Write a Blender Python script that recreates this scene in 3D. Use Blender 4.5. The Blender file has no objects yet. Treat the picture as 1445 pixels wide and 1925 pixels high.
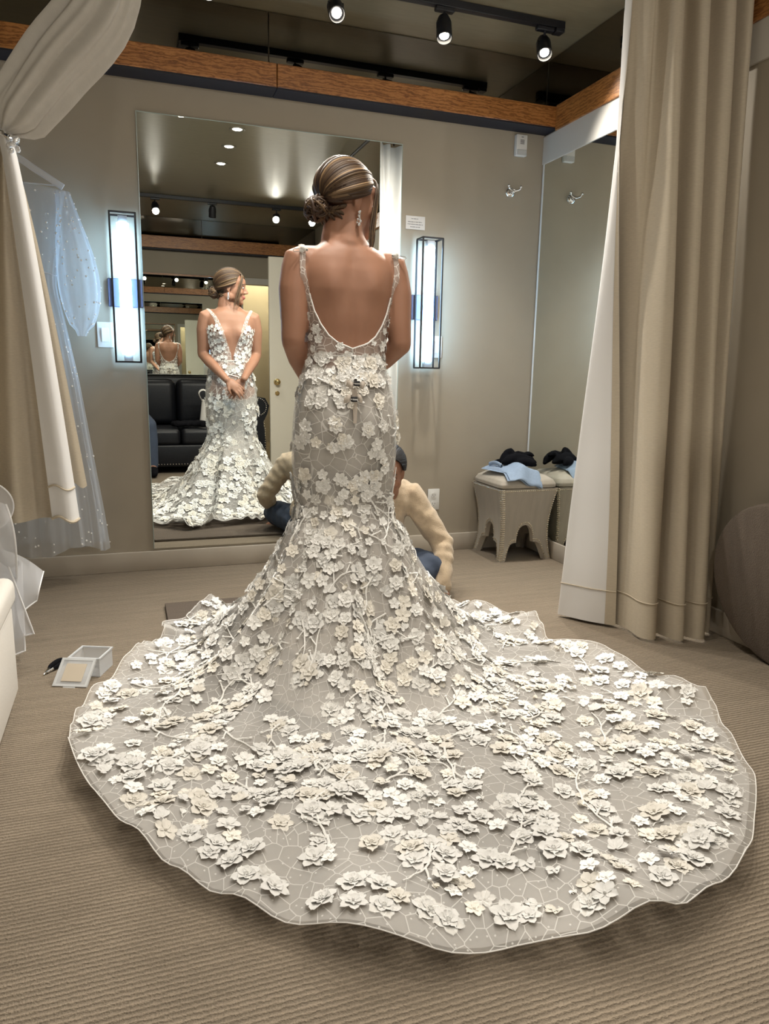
import bpy, bmesh, math, random
import numpy as np
from mathutils import Vector, Matrix
from mathutils.bvhtree import BVHTree
random.seed(7); np.random.seed(7)
PI = math.pi
sc = bpy.context.scene
COL = sc.collection

# ------------------------------------------------------------------ camera
F_PX, YAW, PITCH, ROLL, CAM = 1377.3, 0.33775, 0.19139, 0.01894, Vector((0, -3.828, 1.03))
fw = Vector((math.sin(YAW)*math.cos(PITCH), math.cos(YAW)*math.cos(PITCH), -math.sin(PITCH)))
r0 = Vector((math.cos(YAW), -math.sin(YAW), 0)); u0 = r0.cross(fw)
rr = r0*math.cos(ROLL) + u0*math.sin(ROLL); uu = -r0*math.sin(ROLL) + u0*math.cos(ROLL)
cd = bpy.data.cameras.new('camera'); cam = bpy.data.objects.new('camera', cd); COL.objects.link(cam)
M = Matrix((rr, uu, -fw)).transposed().to_4x4(); M.translation = CAM; cam.matrix_world = M
cd.sensor_fit = 'HORIZONTAL'; cd.sensor_width = 36; cd.lens = F_PX/1445*36; cd.clip_start = 0.02
sc.camera = cam
# ------------------------------------------------------------------ world, exposure
w = bpy.data.worlds.new('world'); sc.world = w; w.use_nodes = True
w.node_tree.nodes['Background'].inputs[0].default_value = (0.8, 0.85, 1, 1)
w.node_tree.nodes['Background'].inputs[1].default_value = 0.05
vs = sc.view_settings; vs.view_transform = 'Standard'; vs.look = 'None'; vs.gamma = 1; vs.exposure = 0.0
try: vs.use_curve_mapping = False
except Exception: pass
sc.cycles.transparent_max_bounces = 16
sc.cycles.max_bounces = 12; sc.cycles.glossy_bounces = 6; sc.cycles.diffuse_bounces = 4
sc.cycles.sample_clamp_indirect = 6
P_TRACK, P_DOWN, P_BACK, P_SCONCE = 96, 52, 30, 23     # lamp strengths
WARM, COOL = (1, .93, .825), (.42, .71, 1)

# ------------------------------------------------------------------ materials
def mat(name, col, rough=.6, metal=0, noise=0, nscale=20, bump=0, bscale=200, spec=.5, emit=None, es=0, alpha=1, trans=0, coat=0, sheen=0, sub=0, stretch=None):
    m = bpy.data.materials.new(name); m.use_nodes = True
    nt = m.node_tree; b = nt.nodes['Principled BSDF']; L = nt.links
    c4 = (*col, 1)
    b.inputs['Base Color'].default_value = c4; b.inputs['Roughness'].default_value = rough
    b.inputs['Metallic'].default_value = metal; b.inputs['Specular IOR Level'].default_value = spec
    b.inputs['Alpha'].default_value = alpha; b.inputs['Transmission Weight'].default_value = trans
    b.inputs['Coat Weight'].default_value = coat; b.inputs['Sheen Weight'].default_value = sheen
    if sub:
        b.inputs['Subsurface Weight'].default_value = sub; b.inputs['Subsurface Radius'].default_value = (.02, .008, .004); b.inputs['Subsurface Scale'].default_value = .3
    if emit: b.inputs['Emission Color'].default_value = (*emit, 1); b.inputs['Emission Strength'].default_value = es
    tc = nt.nodes.new('ShaderNodeTexCoord'); vec = tc.outputs['Object']
    if stretch:
        mp = nt.nodes.new('ShaderNodeMapping'); mp.inputs['Scale'].default_value = stretch; L.new(vec, mp.inputs[0]); vec = mp.outputs[0]
    if noise:
        n = nt.nodes.new('ShaderNodeTexNoise'); n.inputs['Scale'].default_value = nscale; n.inputs['Detail'].default_value = 5; L.new(vec, n.inputs['Vector'])
        mx = nt.nodes.new('ShaderNodeMix'); mx.data_type = 'RGBA'
        mx.inputs[6].default_value = (*[max(0, c*(1-noise)) for c in col], 1); mx.inputs[7].default_value = (*[min(1, c*(1+noise)) for c in col], 1)
        L.new(n.outputs['Fac'], mx.inputs[0]); L.new(mx.outputs[2], b.inputs['Base Color'])
    if bump:
        n2 = nt.nodes.new('ShaderNodeTexNoise'); n2.inputs['Scale'].default_value = bscale; n2.inputs['Detail'].default_value = 3; L.new(vec, n2.inputs['Vector'])
        bp = nt.nodes.new('ShaderNodeBump'); bp.inputs['Strength'].default_value = bump; bp.inputs['Distance'].default_value = .004
        L.new(n2.outputs['Fac'], bp.inputs['Height']); L.new(bp.outputs[0], b.inputs['Normal'])
    return m

def carpet_mat(name, col, ribs=True, sc_=1.0):
    m = mat(name, col, .95, spec=.1); nt = m.node_tree; L = nt.links; b = nt.nodes['Principled BSDF']
    tc = nt.nodes.new('ShaderNodeTexCoord')
    no = nt.nodes.new('ShaderNodeTexNoise'); no.inputs['Scale'].default_value = 260; no.inputs['Detail'].default_value = 2
    L.new(tc.outputs['Object'], no.inputs['Vector'])
    nb = nt.nodes.new('ShaderNodeTexNoise'); nb.inputs['Scale'].default_value = 6; nb.inputs['Detail'].default_value = 4
    mpb = nt.nodes.new('ShaderNodeMapping'); mpb.inputs['Scale'].default_value = (.5, 5, 1); L.new(tc.outputs['Object'], mpb.inputs[0]); L.new(mpb.outputs[0], nb.inputs['Vector'])
    wv = nt.nodes.new('ShaderNodeTexWave'); wv.wave_type = 'BANDS'; wv.bands_direction = 'Y'; wv.wave_profile = 'SIN'
    wv.inputs['Scale'].default_value = 27; wv.inputs['Distortion'].default_value = 2.4; wv.inputs['Detail'].default_value = 3; wv.inputs['Detail Scale'].default_value = 2.5; wv.inputs['Detail Roughness'].default_value = .7
    L.new(tc.outputs['Object'], wv.inputs['Vector'])
    ad = nt.nodes.new('ShaderNodeMath'); ad.operation = 'MULTIPLY_ADD'; ad.inputs[1].default_value = .55 if ribs else 0; L.new(wv.outputs['Fac'], ad.inputs[0])
    m2 = nt.nodes.new('ShaderNodeMath'); m2.operation = 'MULTIPLY'; m2.inputs[1].default_value = .55; L.new(no.outputs['Fac'], m2.inputs[0]); L.new(m2.outputs[0], ad.inputs[2])
    rp = nt.nodes.new('ShaderNodeMix'); rp.data_type = 'RGBA'
    rp.inputs[6].default_value = (*[c*.55 for c in col], 1); rp.inputs[7].default_value = (*[c*1.3 for c in col], 1)
    L.new(ad.outputs[0], rp.inputs[0])
    mz = nt.nodes.new('ShaderNodeMix'); mz.data_type = 'RGBA'; mz.blend_type = 'MULTIPLY'; mz.inputs[0].default_value = .35
    L.new(rp.outputs[2], mz.inputs[6]); L.new(nb.outputs['Fac'], mz.inputs[7])
    hs = nt.nodes.new('ShaderNodeHueSaturation'); hs.inputs['Saturation'].default_value = .85; hs.inputs['Value'].default_value = 1.12; L.new(mz.outputs[2], hs.inputs['Color'])
    L.new(hs.outputs[0], b.inputs['Base Color'])
    bp = nt.nodes.new('ShaderNodeBump'); bp.inputs['Strength'].default_value = .9; bp.inputs['Distance'].default_value = .006
    L.new(ad.outputs[0], bp.inputs['Height']); L.new(bp.outputs[0], b.inputs['Normal'])
    return m

def wood_mat():
    m = mat('beam_wood', (.3, .13, .05), .38, coat=.25); nt = m.node_tree; L = nt.links; b = nt.nodes['Principled BSDF']
    tc = nt.nodes.new('ShaderNodeTexCoord'); mp = nt.nodes.new('ShaderNodeMapping'); mp.inputs['Scale'].default_value = (1.1, 1.1, 5.0); L.new(tc.outputs['Object'], mp.inputs[0])
    no = nt.nodes.new('ShaderNodeTexNoise'); no.inputs['Scale'].default_value = 3.2; no.inputs['Detail'].default_value = 3; no.inputs['Distortion'].default_value = 1.6; L.new(mp.outputs[0], no.inputs['Vector'])
    wv = nt.nodes.new('ShaderNodeTexWave'); wv.wave_type = 'RINGS'; wv.rings_direction = 'Y'; wv.inputs['Scale'].default_value = 4; wv.inputs['Distortion'].default_value = 14; wv.inputs['Detail'].default_value = 6; wv.inputs['Detail Scale'].default_value = 2.2; wv.inputs['Detail Roughness'].default_value = .65
    L.new(mp.outputs[0], wv.inputs['Vector'])
    cr = nt.nodes.new('ShaderNodeValToRGB'); e = cr.color_ramp.elements
    e[0].position = .1; e[0].color = (.13, .045, .012, 1); e[1].position = .95; e[1].color = (.55, .25, .075, 1)
    k = cr.color_ramp.elements.new(.5); k.color = (.38, .15, .04, 1)
    mx = nt.nodes.new('ShaderNodeMath'); mx.operation = 'MULTIPLY_ADD'; mx.inputs[1].default_value = .5; L.new(wv.outputs['Fac'], mx.inputs[0])
    m2 = nt.nodes.new('ShaderNodeMath'); m2.operation = 'MULTIPLY'; m2.inputs[1].default_value = .55; L.new(no.outputs['Fac'], m2.inputs[0]); L.new(m2.outputs[0], mx.inputs[2])
    L.new(mx.outputs[0], cr.inputs[0]); L.new(cr.outputs[0], b.inputs['Base Color'])
    return m

def lace_mat(name, base_a, thread_a, col=(.86, .84, .80), tcol=(.93, .92, .89), scale=27, width=.036, uv=False):
    """sheer tulle crossed by an irregular embroidered net"""
    m = bpy.data.materials.new(name); m.use_nodes = True; nt = m.node_tree; L = nt.links; nt.nodes.clear()
    out = nt.nodes.new('ShaderNodeOutputMaterial'); tc = nt.nodes.new('ShaderNodeTexCoord')
    src = tc.outputs['UV' if uv else 'Object']; v = nt.nodes.new('ShaderNodeTexVoronoi'); v.voronoi_dimensions = '2D' if uv else '3D'; v.feature = 'DISTANCE_TO_EDGE'; v.inputs['Scale'].default_value = scale; L.new(src, v.inputs['Vector'])
    mr = nt.nodes.new('ShaderNodeMapRange'); mr.inputs[1].default_value = width*.55; mr.inputs[2].default_value = width; mr.inputs[3].default_value = 1; mr.inputs[4].default_value = 0; L.new(v.outputs['Distance'], mr.inputs[0])
    v2 = nt.nodes.new('ShaderNodeTexVoronoi'); v2.feature = 'F1'; v2.voronoi_dimensions = '2D' if uv else '3D'; v2.inputs['Scale'].default_value = scale*1.1; L.new(src, v2.inputs['Vector'])
    mr2 = nt.nodes.new('ShaderNodeMapRange'); mr2.inputs[1].default_value = .05; mr2.inputs[2].default_value = .08; mr2.inputs[3].default_value = 1; mr2.inputs[4].default_value = 0; L.new(v2.outputs['Distance'], mr2.inputs[0])
    mx = nt.nodes.new('ShaderNodeMath'); mx.operation = 'MAXIMUM'; L.new(mr.outputs[0], mx.inputs[0]); L.new(mr2.outputs[0], mx.inputs[1])
    al = nt.nodes.new('ShaderNodeMapRange'); al.inputs[3].default_value = base_a; al.inputs[4].default_value = thread_a; L.new(mx.outputs[0], al.inputs[0])
    cm = nt.nodes.new('ShaderNodeMix'); cm.data_type = 'RGBA'; cm.inputs[6].default_value = (*col, 1); cm.inputs[7].default_value = (*tcol, 1); L.new(mx.outputs[0], cm.inputs[0])
    d = nt.nodes.new('ShaderNodeBsdfDiffuse'); L.new(cm.outputs[2], d.inputs[0]); t = nt.nodes.new('ShaderNodeBsdfTranslucent'); L.new(cm.outputs[2], t.inputs[0])
    ms = nt.nodes.new('ShaderNodeMixShader'); ms.inputs[0].default_value = .3; L.new(d.outputs[0], ms.inputs[1]); L.new(t.outputs[0], ms.inputs[2])
    tr = nt.nodes.new('ShaderNodeBsdfTransparent'); m3 = nt.nodes.new('ShaderNodeMixShader'); L.new(al.outputs[0], m3.inputs[0]); L.new(tr.outputs[0], m3.inputs[1]); L.new(ms.outputs[0], m3.inputs[2])
    L.new(m3.outputs[0], out.inputs[0]); return m

def sheer_mat(name, a, col):
    m = bpy.data.materials.new(name); m.use_nodes = True; nt = m.node_tree; L = nt.links; nt.nodes.clear()
    out = nt.nodes.new('ShaderNodeOutputMaterial')
    d = nt.nodes.new('ShaderNodeBsdfDiffuse'); d.inputs[0].default_value = (*col, 1); t = nt.nodes.new('ShaderNodeBsdfTranslucent'); t.inputs[0].default_value = (*col, 1)
    ms = nt.nodes.new('ShaderNodeMixShader'); ms.inputs[0].default_value = .4; L.new(d.outputs[0], ms.inputs[1]); L.new(t.outputs[0], ms.inputs[2])
    lw = nt.nodes.new('ShaderNodeLayerWeight'); lw.inputs[0].default_value = .3
    mr = nt.nodes.new('ShaderNodeMapRange'); mr.inputs[3].default_value = a; mr.inputs[4].default_value = min(1, a*2.2); L.new(lw.outputs['Facing'], mr.inputs[0])
    tr = nt.nodes.new('ShaderNodeBsdfTransparent'); m3 = nt.nodes.new('ShaderNodeMixShader'); L.new(mr.outputs[0], m3.inputs[0]); L.new(tr.outputs[0], m3.inputs[1]); L.new(ms.outputs[0], m3.inputs[2])
    L.new(m3.outputs[0], out.inputs[0]); return m

def hair_mat(name):
    m = mat(name, (.1, .06, .035), .5, spec=.3); nt = m.node_tree
    at = nt.nodes.new('ShaderNodeVertexColor'); at.layer_name = 'strand'
    nt.links.new(at.outputs[0], nt.nodes['Principled BSDF'].inputs['Base Color']); return m

WALL = mat('wall_paint', (.40, .355, .285), .75, noise=.04, nscale=8, bump=.08, bscale=300, spec=.25)
WHITEBAND = mat('white_paint', (.62, .60, .56), .6)
TRIMP = mat('baseboard_paint', (.50, .45, .38), .55)
CEIL = mat('ceiling_gloss_paint', (.22, .19, .125), .32, noise=.18, nscale=9, spec=.5, stretch=(1, 5, 1))
CARPET = carpet_mat('ribbed_carpet', (.275, .217, .152))
MATC = carpet_mat('plain_carpet', (.20, .155, .12), ribs=False)
WOOD = wood_mat()
BLACK = mat('black_metal', (.012, .013, .018), .4)
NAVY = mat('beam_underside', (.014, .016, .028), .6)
MIRROR = mat('mirror_glass', (.86, .89, .86), .0, 1)
DARKMIR = mat('smoked_mirror', (.30, .27, .23), .015, 1)
EDGE = mat('mirror_edge', (.45, .55, .52), .2, spec=.6)
CHROME = mat('chrome', (.85, .86, .88), .08, 1)
BRASS = mat('brass', (.65, .48, .22), .22, 1)
PLASTIC = mat('white_plastic', (.80, .80, .78), .4)
GREYPRINT = mat('print_grey', (.22, .22, .24), .7)
SKIN = mat('skin_tan', (.35, .18, .115), .5, noise=.06, nscale=30, spec=.35, sub=.15)
SKIN2 = mat('skin_brown', (.26, .125, .075), .5, noise=.06, nscale=30, spec=.35, sub=.1)
LIP = mat('lip', (.38, .12, .10), .4)
BROW = mat('brow', (.08, .045, .03), .7)
EYEW = mat('eye_white', (.8, .78, .74), .2); IRIS = mat('iris', (.06, .035, .02), .15)
HAIR = hair_mat('hair_strands')
LINEN = mat('curtain_linen', (.54, .47, .365), .85, noise=.14, nscale=60, bump=.25, bscale=500, spec=.15, stretch=(1, 1, 6))
SWAGM = mat('swag_fabric', (.56, .53, .48), .7, noise=.08, nscale=40, bump=.1, bscale=300, spec=.25, sheen=.1)
LINING = mat('curtain_lining', (.78, .77, .76), .6, bump=.1, bscale=12, spec=.25, sheen=.1)
LACE = lace_mat('lace_net', .34, .85, width=.030)
LACET = lace_mat('lace_train', .30, .66, scale=25, width=.036, uv=True)
LACEB = lace_mat('lace_bodice', .38, .95, scale=38, width=.042)
GLININ = mat('gown_lining', (.40, .37, .34), .55, noise=.08, nscale=6, spec=.3)
UNDER = sheer_mat('under_tulle', .52, (.62, .60, .58))
PETAL = mat('petal_satin', (.92, .91, .88), .5, bump=.5, bscale=420, spec=.3, sheen=.15)
PETAL2 = mat('petal_ivory', (.90, .86, .78), .5, bump=.5, bscale=420, spec=.3, sheen=.15)
TULLE = sheer_mat('pearl_tulle', .34, (.80, .85, .92)); ORG = sheer_mat('organza', .62, (.86, .87, .90))
PEARL = mat('pearl', (.9, .9, .9), .2, coat=.5)
LEATHER = mat('white_leather', (.74, .71, .66), .42, bump=.15, bscale=120)
BLEATHER = mat('black_leather', (.006, .0065, .009), .4, bump=.2, bscale=90, spec=.3)
STOOLF = mat('stool_linen', (.42, .375, .31), .6, noise=.14, nscale=40, bump=.15, bscale=300, stretch=(1, 1, .12), sheen=.1)
NAIL = mat('nailhead', (.88, .82, .70), .22, 1)
DENIM = mat('light_denim', (.27, .35, .47), .85, noise=.15, nscale=90, bump=.3, bscale=400)
BLKCLOTH = mat('black_cloth', (.006, .006, .008), .95, bump=.3, bscale=60, spec=.1)
SWEATER = mat('beige_knit', (.47, .365, .25), .95, noise=.25, nscale=45, bump=.6, bscale=260, sheen=.3)
JEANS = mat('dark_jeans', (.045, .062, .10), .85, noise=.35, nscale=14, bump=.3, bscale=400)
DARKTOP = mat('dark_cotton', (.03, .03, .04), .9)
CLEARP = mat('clear_plastic', (.82, .84, .86), .15, alpha=.38)
CARD = mat('tan_card', (.55, .48, .38), .8)
DOORP = mat('door_paint', (.66, .62, .53), .5)
TOTE = mat('tote_canvas', (.72, .70, .66), .8)
BEIGESATIN = mat('beige_satin', (.60, .53, .46), .45)
CRYSTAL = mat('crystal', (.9, .92, .95), .05, .6)
BULB = mat('bulb_warm', (1, 1, 1), .5, emit=(1, .9, .72), es=40)
BULBLOW = mat('bulb_dim', (1, 1, 1), .5, emit=(1, .86, .6), es=2.2)
TUBE = mat('sconce_tube', (1, 1, 1), .5, emit=COOL, es=P_SCONCE)

# ------------------------------------------------------------------ mesh building
class MB:
    def __init__(s): s.v = []; s.f = []; s.mi = []; s.cur = 0
    def add(s, v, f):
        o = len(s.v); s.v += [tuple(p) for p in v]; s.f += [tuple(i+o for i in q) for q in f]; s.mi += [s.cur]*len(f); return s
    def box(s, a, b, M=None):
        x0, y0, z0 = a; x1, y1, z1 = b
        v = [Vector(p) for p in ((x0,y0,z0),(x1,y0,z0),(x1,y1,z0),(x0,y1,z0),(x0,y0,z1),(x1,y0,z1),(x1,y1,z1),(x0,y1,z1))]
        if M is not None: v = [M @ p for p in v]
        return s.add(v, [(0,3,2,1),(4,5,6,7),(0,1,5,4),(1,2,6,5),(2,3,7,6),(3,0,4,7)])
    def rbox(s, a, b, r=.01, n=3, M=None):
        """rounded box"""
        bm = bmesh.new(); a = Vector(a); b = Vector(b)
        bmesh.ops.create_cube(bm, size=1)
        for q in bm.verts: q.co = Vector([(a[i]+b[i])/2 + q.co[i]*(b[i]-a[i]) for i in range(3)])
        bmesh.ops.bevel(bm, geom=bm.edges[:], offset=r, segments=n, profile=.5, affect='EDGES')
        bm.verts.index_update(); v = [q.co.copy() for q in bm.verts]
        if M is not None: v = [M @ p for p in v]
        f = [[q.index for q in g.verts] for g in bm.faces]; bm.free(); return s.add(v, f)
    def rings(s, R, caps=True, closed=True):
        n = len(R[0]); v = [p for r in R for p in r]; f = []
        for i in range(len(R)-1):
            for j in range(n if closed else n-1):
                k = (j+1) % n; f.append((i*n+j, i*n+k, (i+1)*n+k, (i+1)*n+j))
        if caps: f.append(tuple(range(n))[::-1]); f.append(tuple(range((len(R)-1)*n, len(R)*n)))
        return s.add(v, f)
    def tube(s, P, R, n=8, caps=True, flat=1, up=None):
        P = [Vector(p) for p in P]; R = [R]*len(P) if isinstance(R, (int, float)) else R
        rg = []; nrm = None
        for i, p in enumerate(P):
            t = (P[min(i+1, len(P)-1)] - P[max(i-1, 0)]); t = t.normalized() if t.length > 1e-9 else Vector((0,0,1))
            if nrm is None:
                nrm = Vector(up) if up else (Vector((0,0,1)) if abs(t.z) < .9 else Vector((1,0,0)))
            nrm = (nrm - t*nrm.dot(t)); nrm = nrm.normalized() if nrm.length > 1e-6 else t.orthogonal().normalized()
            b = t.cross(nrm)
            rg.append([p + (nrm*math.cos(a)*flat + b*math.sin(a))*R[i] for a in [2*PI*k/n for k in range(n)]])
        return s.rings(rg, caps)
    def limb(s, P, R, n=14):
        """tapered limb with round ends"""
        P = [Vector(p) for p in P]; d0 = (P[0]-P[1]).normalized(); d1 = (P[-1]-P[-2]).normalized()
        a = [(P[0]+d0*R[0]*math.sin(t), R[0]*math.cos(t)) for t in (1.5, 1.1, .6)]
        b = [(P[-1]+d1*R[-1]*math.sin(t), R[-1]*math.cos(t)) for t in (.6, 1.1, 1.5)]
        m = []
        for i in range(len(P)-1):
            for k in range(4): m.append((P[i].lerp(P[i+1], k/4), R[i]+(R[i+1]-R[i])*k/4))
        m.append((P[-1], R[-1])); q = a+m+b
        return s.tube([x[0] for x in q], [x[1] for x in q], n)
    def ell(s, c, r, nu=16, nv=10, M=None):
        c = Vector(c); r = (r, r, r) if isinstance(r, (int, float)) else r
        v = []; f = []
        for i in range(nv+1):
            t = -PI/2 + PI*(i+.02 if i == 0 else i-.02 if i == nv else i)/nv
            for j in range(nu):
                a = 2*PI*j/nu; p = Vector((r[0]*math.cos(t)*math.cos(a), r[1]*math.cos(t)*math.sin(a), r[2]*math.sin(t)))
                v.append((M @ p if M is not None else p) + c)
        for i in range(nv):
            for j in range(nu): k = (j+1) % nu; f.append((i*nu+j, i*nu+k, (i+1)*nu+k, (i+1)*nu+j))
        f.append(tuple(range(nu))[::-1]); f.append(tuple(range(nv*nu, (nv+1)*nu)))
        return s.add(v, f)
    def lathe(s, prof, c=(0,0,0), n=24, M=None, caps=True):
        c = Vector(c); rg = []
        for r, z in prof:
            ring = [Vector((r*math.cos(2*PI*k/n), r*math.sin(2*PI*k/n), z)) for k in range(n)]
            rg.append([(M @ p if M is not None else p) + c for p in ring])
        return s.rings(rg, caps)
    def grid(s, fn, nu, nv, wrap=False):
        v = [fn(i/(nu if wrap else nu-1), j/(nv-1)) for j in range(nv) for i in range(nu)]; f = []
        for j in range(nv-1):
            for i in range(nu if wrap else nu-1): k = (i+1) % nu; f.append((j*nu+i, j*nu+k, (j+1)*nu+k, (j+1)*nu+i))
        return s.add(v, f)
    def prism(s, poly, y0, y1, M=None):
        """polygon in x,z extruded along y"""
        n = len(poly); v = [Vector((x, y0, z)) for x, z in poly] + [Vector((x, y1, z)) for x, z in poly]
        if M is not None: v = [M @ p for p in v]
        f = [tuple(range(n)), tuple(range(n, 2*n))[::-1]] + [(i, i+n, (i+1) % n+n, (i+1) % n) for i in range(n)]
        return s.add(v, f)
    def mesh(s, name):
        me = bpy.data.meshes.new(name); me.from_pydata(s.v, [], s.f); me.validate(); return me
    def build(s, name, m, parent=None, smooth=True, angle=None):
        me = s.mesh(name)
        ms = m if isinstance(m, (list, tuple)) else [m]
        for q in ms: me.materials.append(q)
        if len(ms) > 1 and len(me.polygons) == len(s.mi): me.polygons.foreach_set('material_index', s.mi)
        return link(name, me, parent, smooth, angle)
def fixn(me):
    bm = bmesh.new(); bm.from_mesh(me); bmesh.ops.recalc_face_normals(bm, faces=bm.faces[:]); bm.to_mesh(me); bm.free()
def link(name, me, parent=None, smooth=True, angle=None):
    fixn(me)
    if smooth:
        me.polygons.foreach_set('use_smooth', [True]*len(me.polygons))
        me.set_sharp_from_angle(angle=angle if angle else math.radians(40))
    o = bpy.data.objects.new(name, me); COL.objects.link(o)
    if parent is not None: o.parent = parent; o.matrix_parent_inverse = Matrix.Translation(-parent.location) if parent.type == 'EMPTY' else Matrix.Identity(4)
    return o
def thing(name, label, cat, loc=(0,0,0), group=None):
    o = bpy.data.objects.new(name, None); COL.objects.link(o); o.location = loc; o.empty_display_size = .05
    return tag(o, label, cat, group)
def tag(o, label, cat, group=None):
    o['label'] = label; o['category'] = cat
    if group: o['group'] = group
    return o
def struct(o): o['kind'] = 'structure'; return o
def fuse(mb, voxel, it=4):
    """weld overlapping shells into one continuous surface"""
    me = mb.mesh('tmp'); fixn(me); o = bpy.data.objects.new('tmp', me); COL.objects.link(o)
    r = o.modifiers.new('r', 'REMESH'); r.mode = 'VOXEL'; r.voxel_size = voxel
    s = o.modifiers.new('s', 'SMOOTH'); s.factor = .5; s.iterations = it
    dg = bpy.context.evaluated_depsgraph_get(); dg.update()
    n = bpy.data.meshes.new_from_object(o.evaluated_get(dg)); bpy.data.objects.remove(o); bpy.data.meshes.remove(me); return n
def bvh_of(me): return BVHTree.FromPolygons([v.co.copy() for v in me.vertices], [tuple(p.vertices) for p in me.polygons])
def lerp(a, b, t): return a+(b-a)*t
def sstep(a, b, x): t = max(0, min(1, (x-a)/(b-a))); return t*t*(3-2*t)
def spline(P, n):
    """Catmull-Rom through P"""
    P = [Vector(p) for p in P]; out = []; m = len(P)-1
    for k in range(n):
        t = k/(n-1)*m; i = min(int(t), m-1); u = t-i
        a, b, c, d = P[max(i-1, 0)], P[i], P[i+1], P[min(i+2, m)]
        out.append(.5*((2*b)+(c-a)*u+(2*a-5*b+4*c-d)*u*u+(3*b-a-3*c+d)*u**3))
    return out
def aim(loc, to): return (Vector(to)-Vector(loc)).to_track_quat('-Z', 'Y').to_euler()
def spot(name, loc, to, power, col, size=math.radians(110), blend=.6, rad=.03, parent=None):
    l = bpy.data.lights.new(name, 'SPOT'); l.energy = power; l.color = col; l.spot_size = size; l.spot_blend = blend; l.shadow_soft_size = rad
    o = bpy.data.objects.new(name, l); COL.objects.link(o); o.location = loc; o.rotation_euler = aim(loc, to)
    if parent is not None: o.parent = parent; o.matrix_parent_inverse = Matrix.Translation(-parent.location)
    return o

# ================================================================== ROOM
XL, XR, YB, ZC = -.95, 2.242, -5.3, 2.68
struct(MB().box((XL-.1, YB-1.3, -.06), (XR+.1, .1, 0)).build('floor', CARPET, smooth=False))
struct(MB().box((XL-.1, YB-1.3, ZC), (XR+.1, .1, ZC+.06)).build('ceiling', CEIL, smooth=False))
struct(MB().box((XL-.1, 0, 0), (XR+.1, .1, ZC)).build('wall_front', WALL, smooth=False))
struct(MB().box((XL-.1, YB-1.3, 0), (XL, 0, ZC)).build('wall_left', WALL, smooth=False))
struct(MB().box((XR, YB-1.3, 0), (XR+.1, 0, ZC)).build('wall_right', WALL, smooth=False))
# back wall with a doorway at its right
DX0, DX1, DZ = 1.36, 2.12, 2.0
struct(MB().box((XL, YB-.1, 0), (DX0, YB, ZC)).box((DX1, YB-.1, 0), (XR, YB, ZC)).box((DX0, YB-.1, DZ), (DX1, YB, ZC)).build('wall_back', WALL, smooth=False))
struct(MB().box((XL-.1, YB-1.4, 0), (XR+.1, YB-1.3, ZC)).build('wall_hallway', WALL, smooth=False))
struct(MB().box((DX0-.07, YB, 0), (DX0, YB+.02, DZ+.07)).box((DX1, YB, 0), (DX1+.07, YB+.02, DZ+.07)).box((DX0, YB, DZ), (DX1, YB+.02, DZ+.07)).build('trim_5', WHITEBAND, smooth=False))
def baseboard(name, a, b): struct(MB().rbox(a, b, .004, 2).build(name, TRIMP))
baseboard('baseboard_front', (XL, -.016, 0), (XR-.016, 0, .10))
baseboard('baseboard_right', (XR-.016, -5.3, 0), (XR, 0, .10))
baseboard('baseboard_left', (XL, -5.3, 0), (XL+.016, -.016, .10))
# white band above the right hand mirror
struct(MB().box((XR-.012, -2.4, 2.16), (XR, -.001, 2.30)).build('trim_4', WHITEBAND, smooth=False))
# wooden beams
def beam(name, a, b):
    o = MB().rbox(a, b, .003, 1).build(name, WOOD); return struct(o)
beam('trim_1', (XL, -.125, 2.318), (.7285, 0, 2.42)); beam('trim_2', (.7315, -.125, 2.318), (XR, 0, 2.42))
beam('trim_3', (XR-.02, -3.3, 2.30), (XR, -.1255, 2.425))
beam('trim_6', (XL, YB, 2.33), (XR, YB+.125, 2.46))
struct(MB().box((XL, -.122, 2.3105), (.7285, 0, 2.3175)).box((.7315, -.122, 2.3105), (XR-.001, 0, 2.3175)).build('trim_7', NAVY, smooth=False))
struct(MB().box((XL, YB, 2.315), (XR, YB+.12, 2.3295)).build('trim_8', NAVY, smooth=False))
# smoked mirror panels over the beams
def panel(a, b, label):
    tag(MB().rbox(a, b, .002, 1).build('smoked_mirror_panel', DARKMIR), label, 'mirror panel', 'smoked mirror panels above the beams')
panel((XL, -.012, 2.42), (.711, -.002, 2.678), 'smoked mirror panel above the wooden beam, left of the seam on the mirror wall')
panel((.714, -.012, 2.42), (XR-.013, -.002, 2.678), 'smoked mirror panel above the wooden beam, between the seam and the room corner')
panel((XR-.012, -3.3, 2.426), (XR-.002, -.013, 2.678), 'smoked mirror panel above the beam on the right hand wall')
panel((XL, YB+.002, 2.462), (.9, YB+.012, 2.678), 'smoked mirror panel above the beam behind the sofa, over the sofa mirror')
panel((.903, YB+.002, 2.462), (XR, YB+.012, 2.678), 'smoked mirror panel above the beam over the back doorway')
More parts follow.
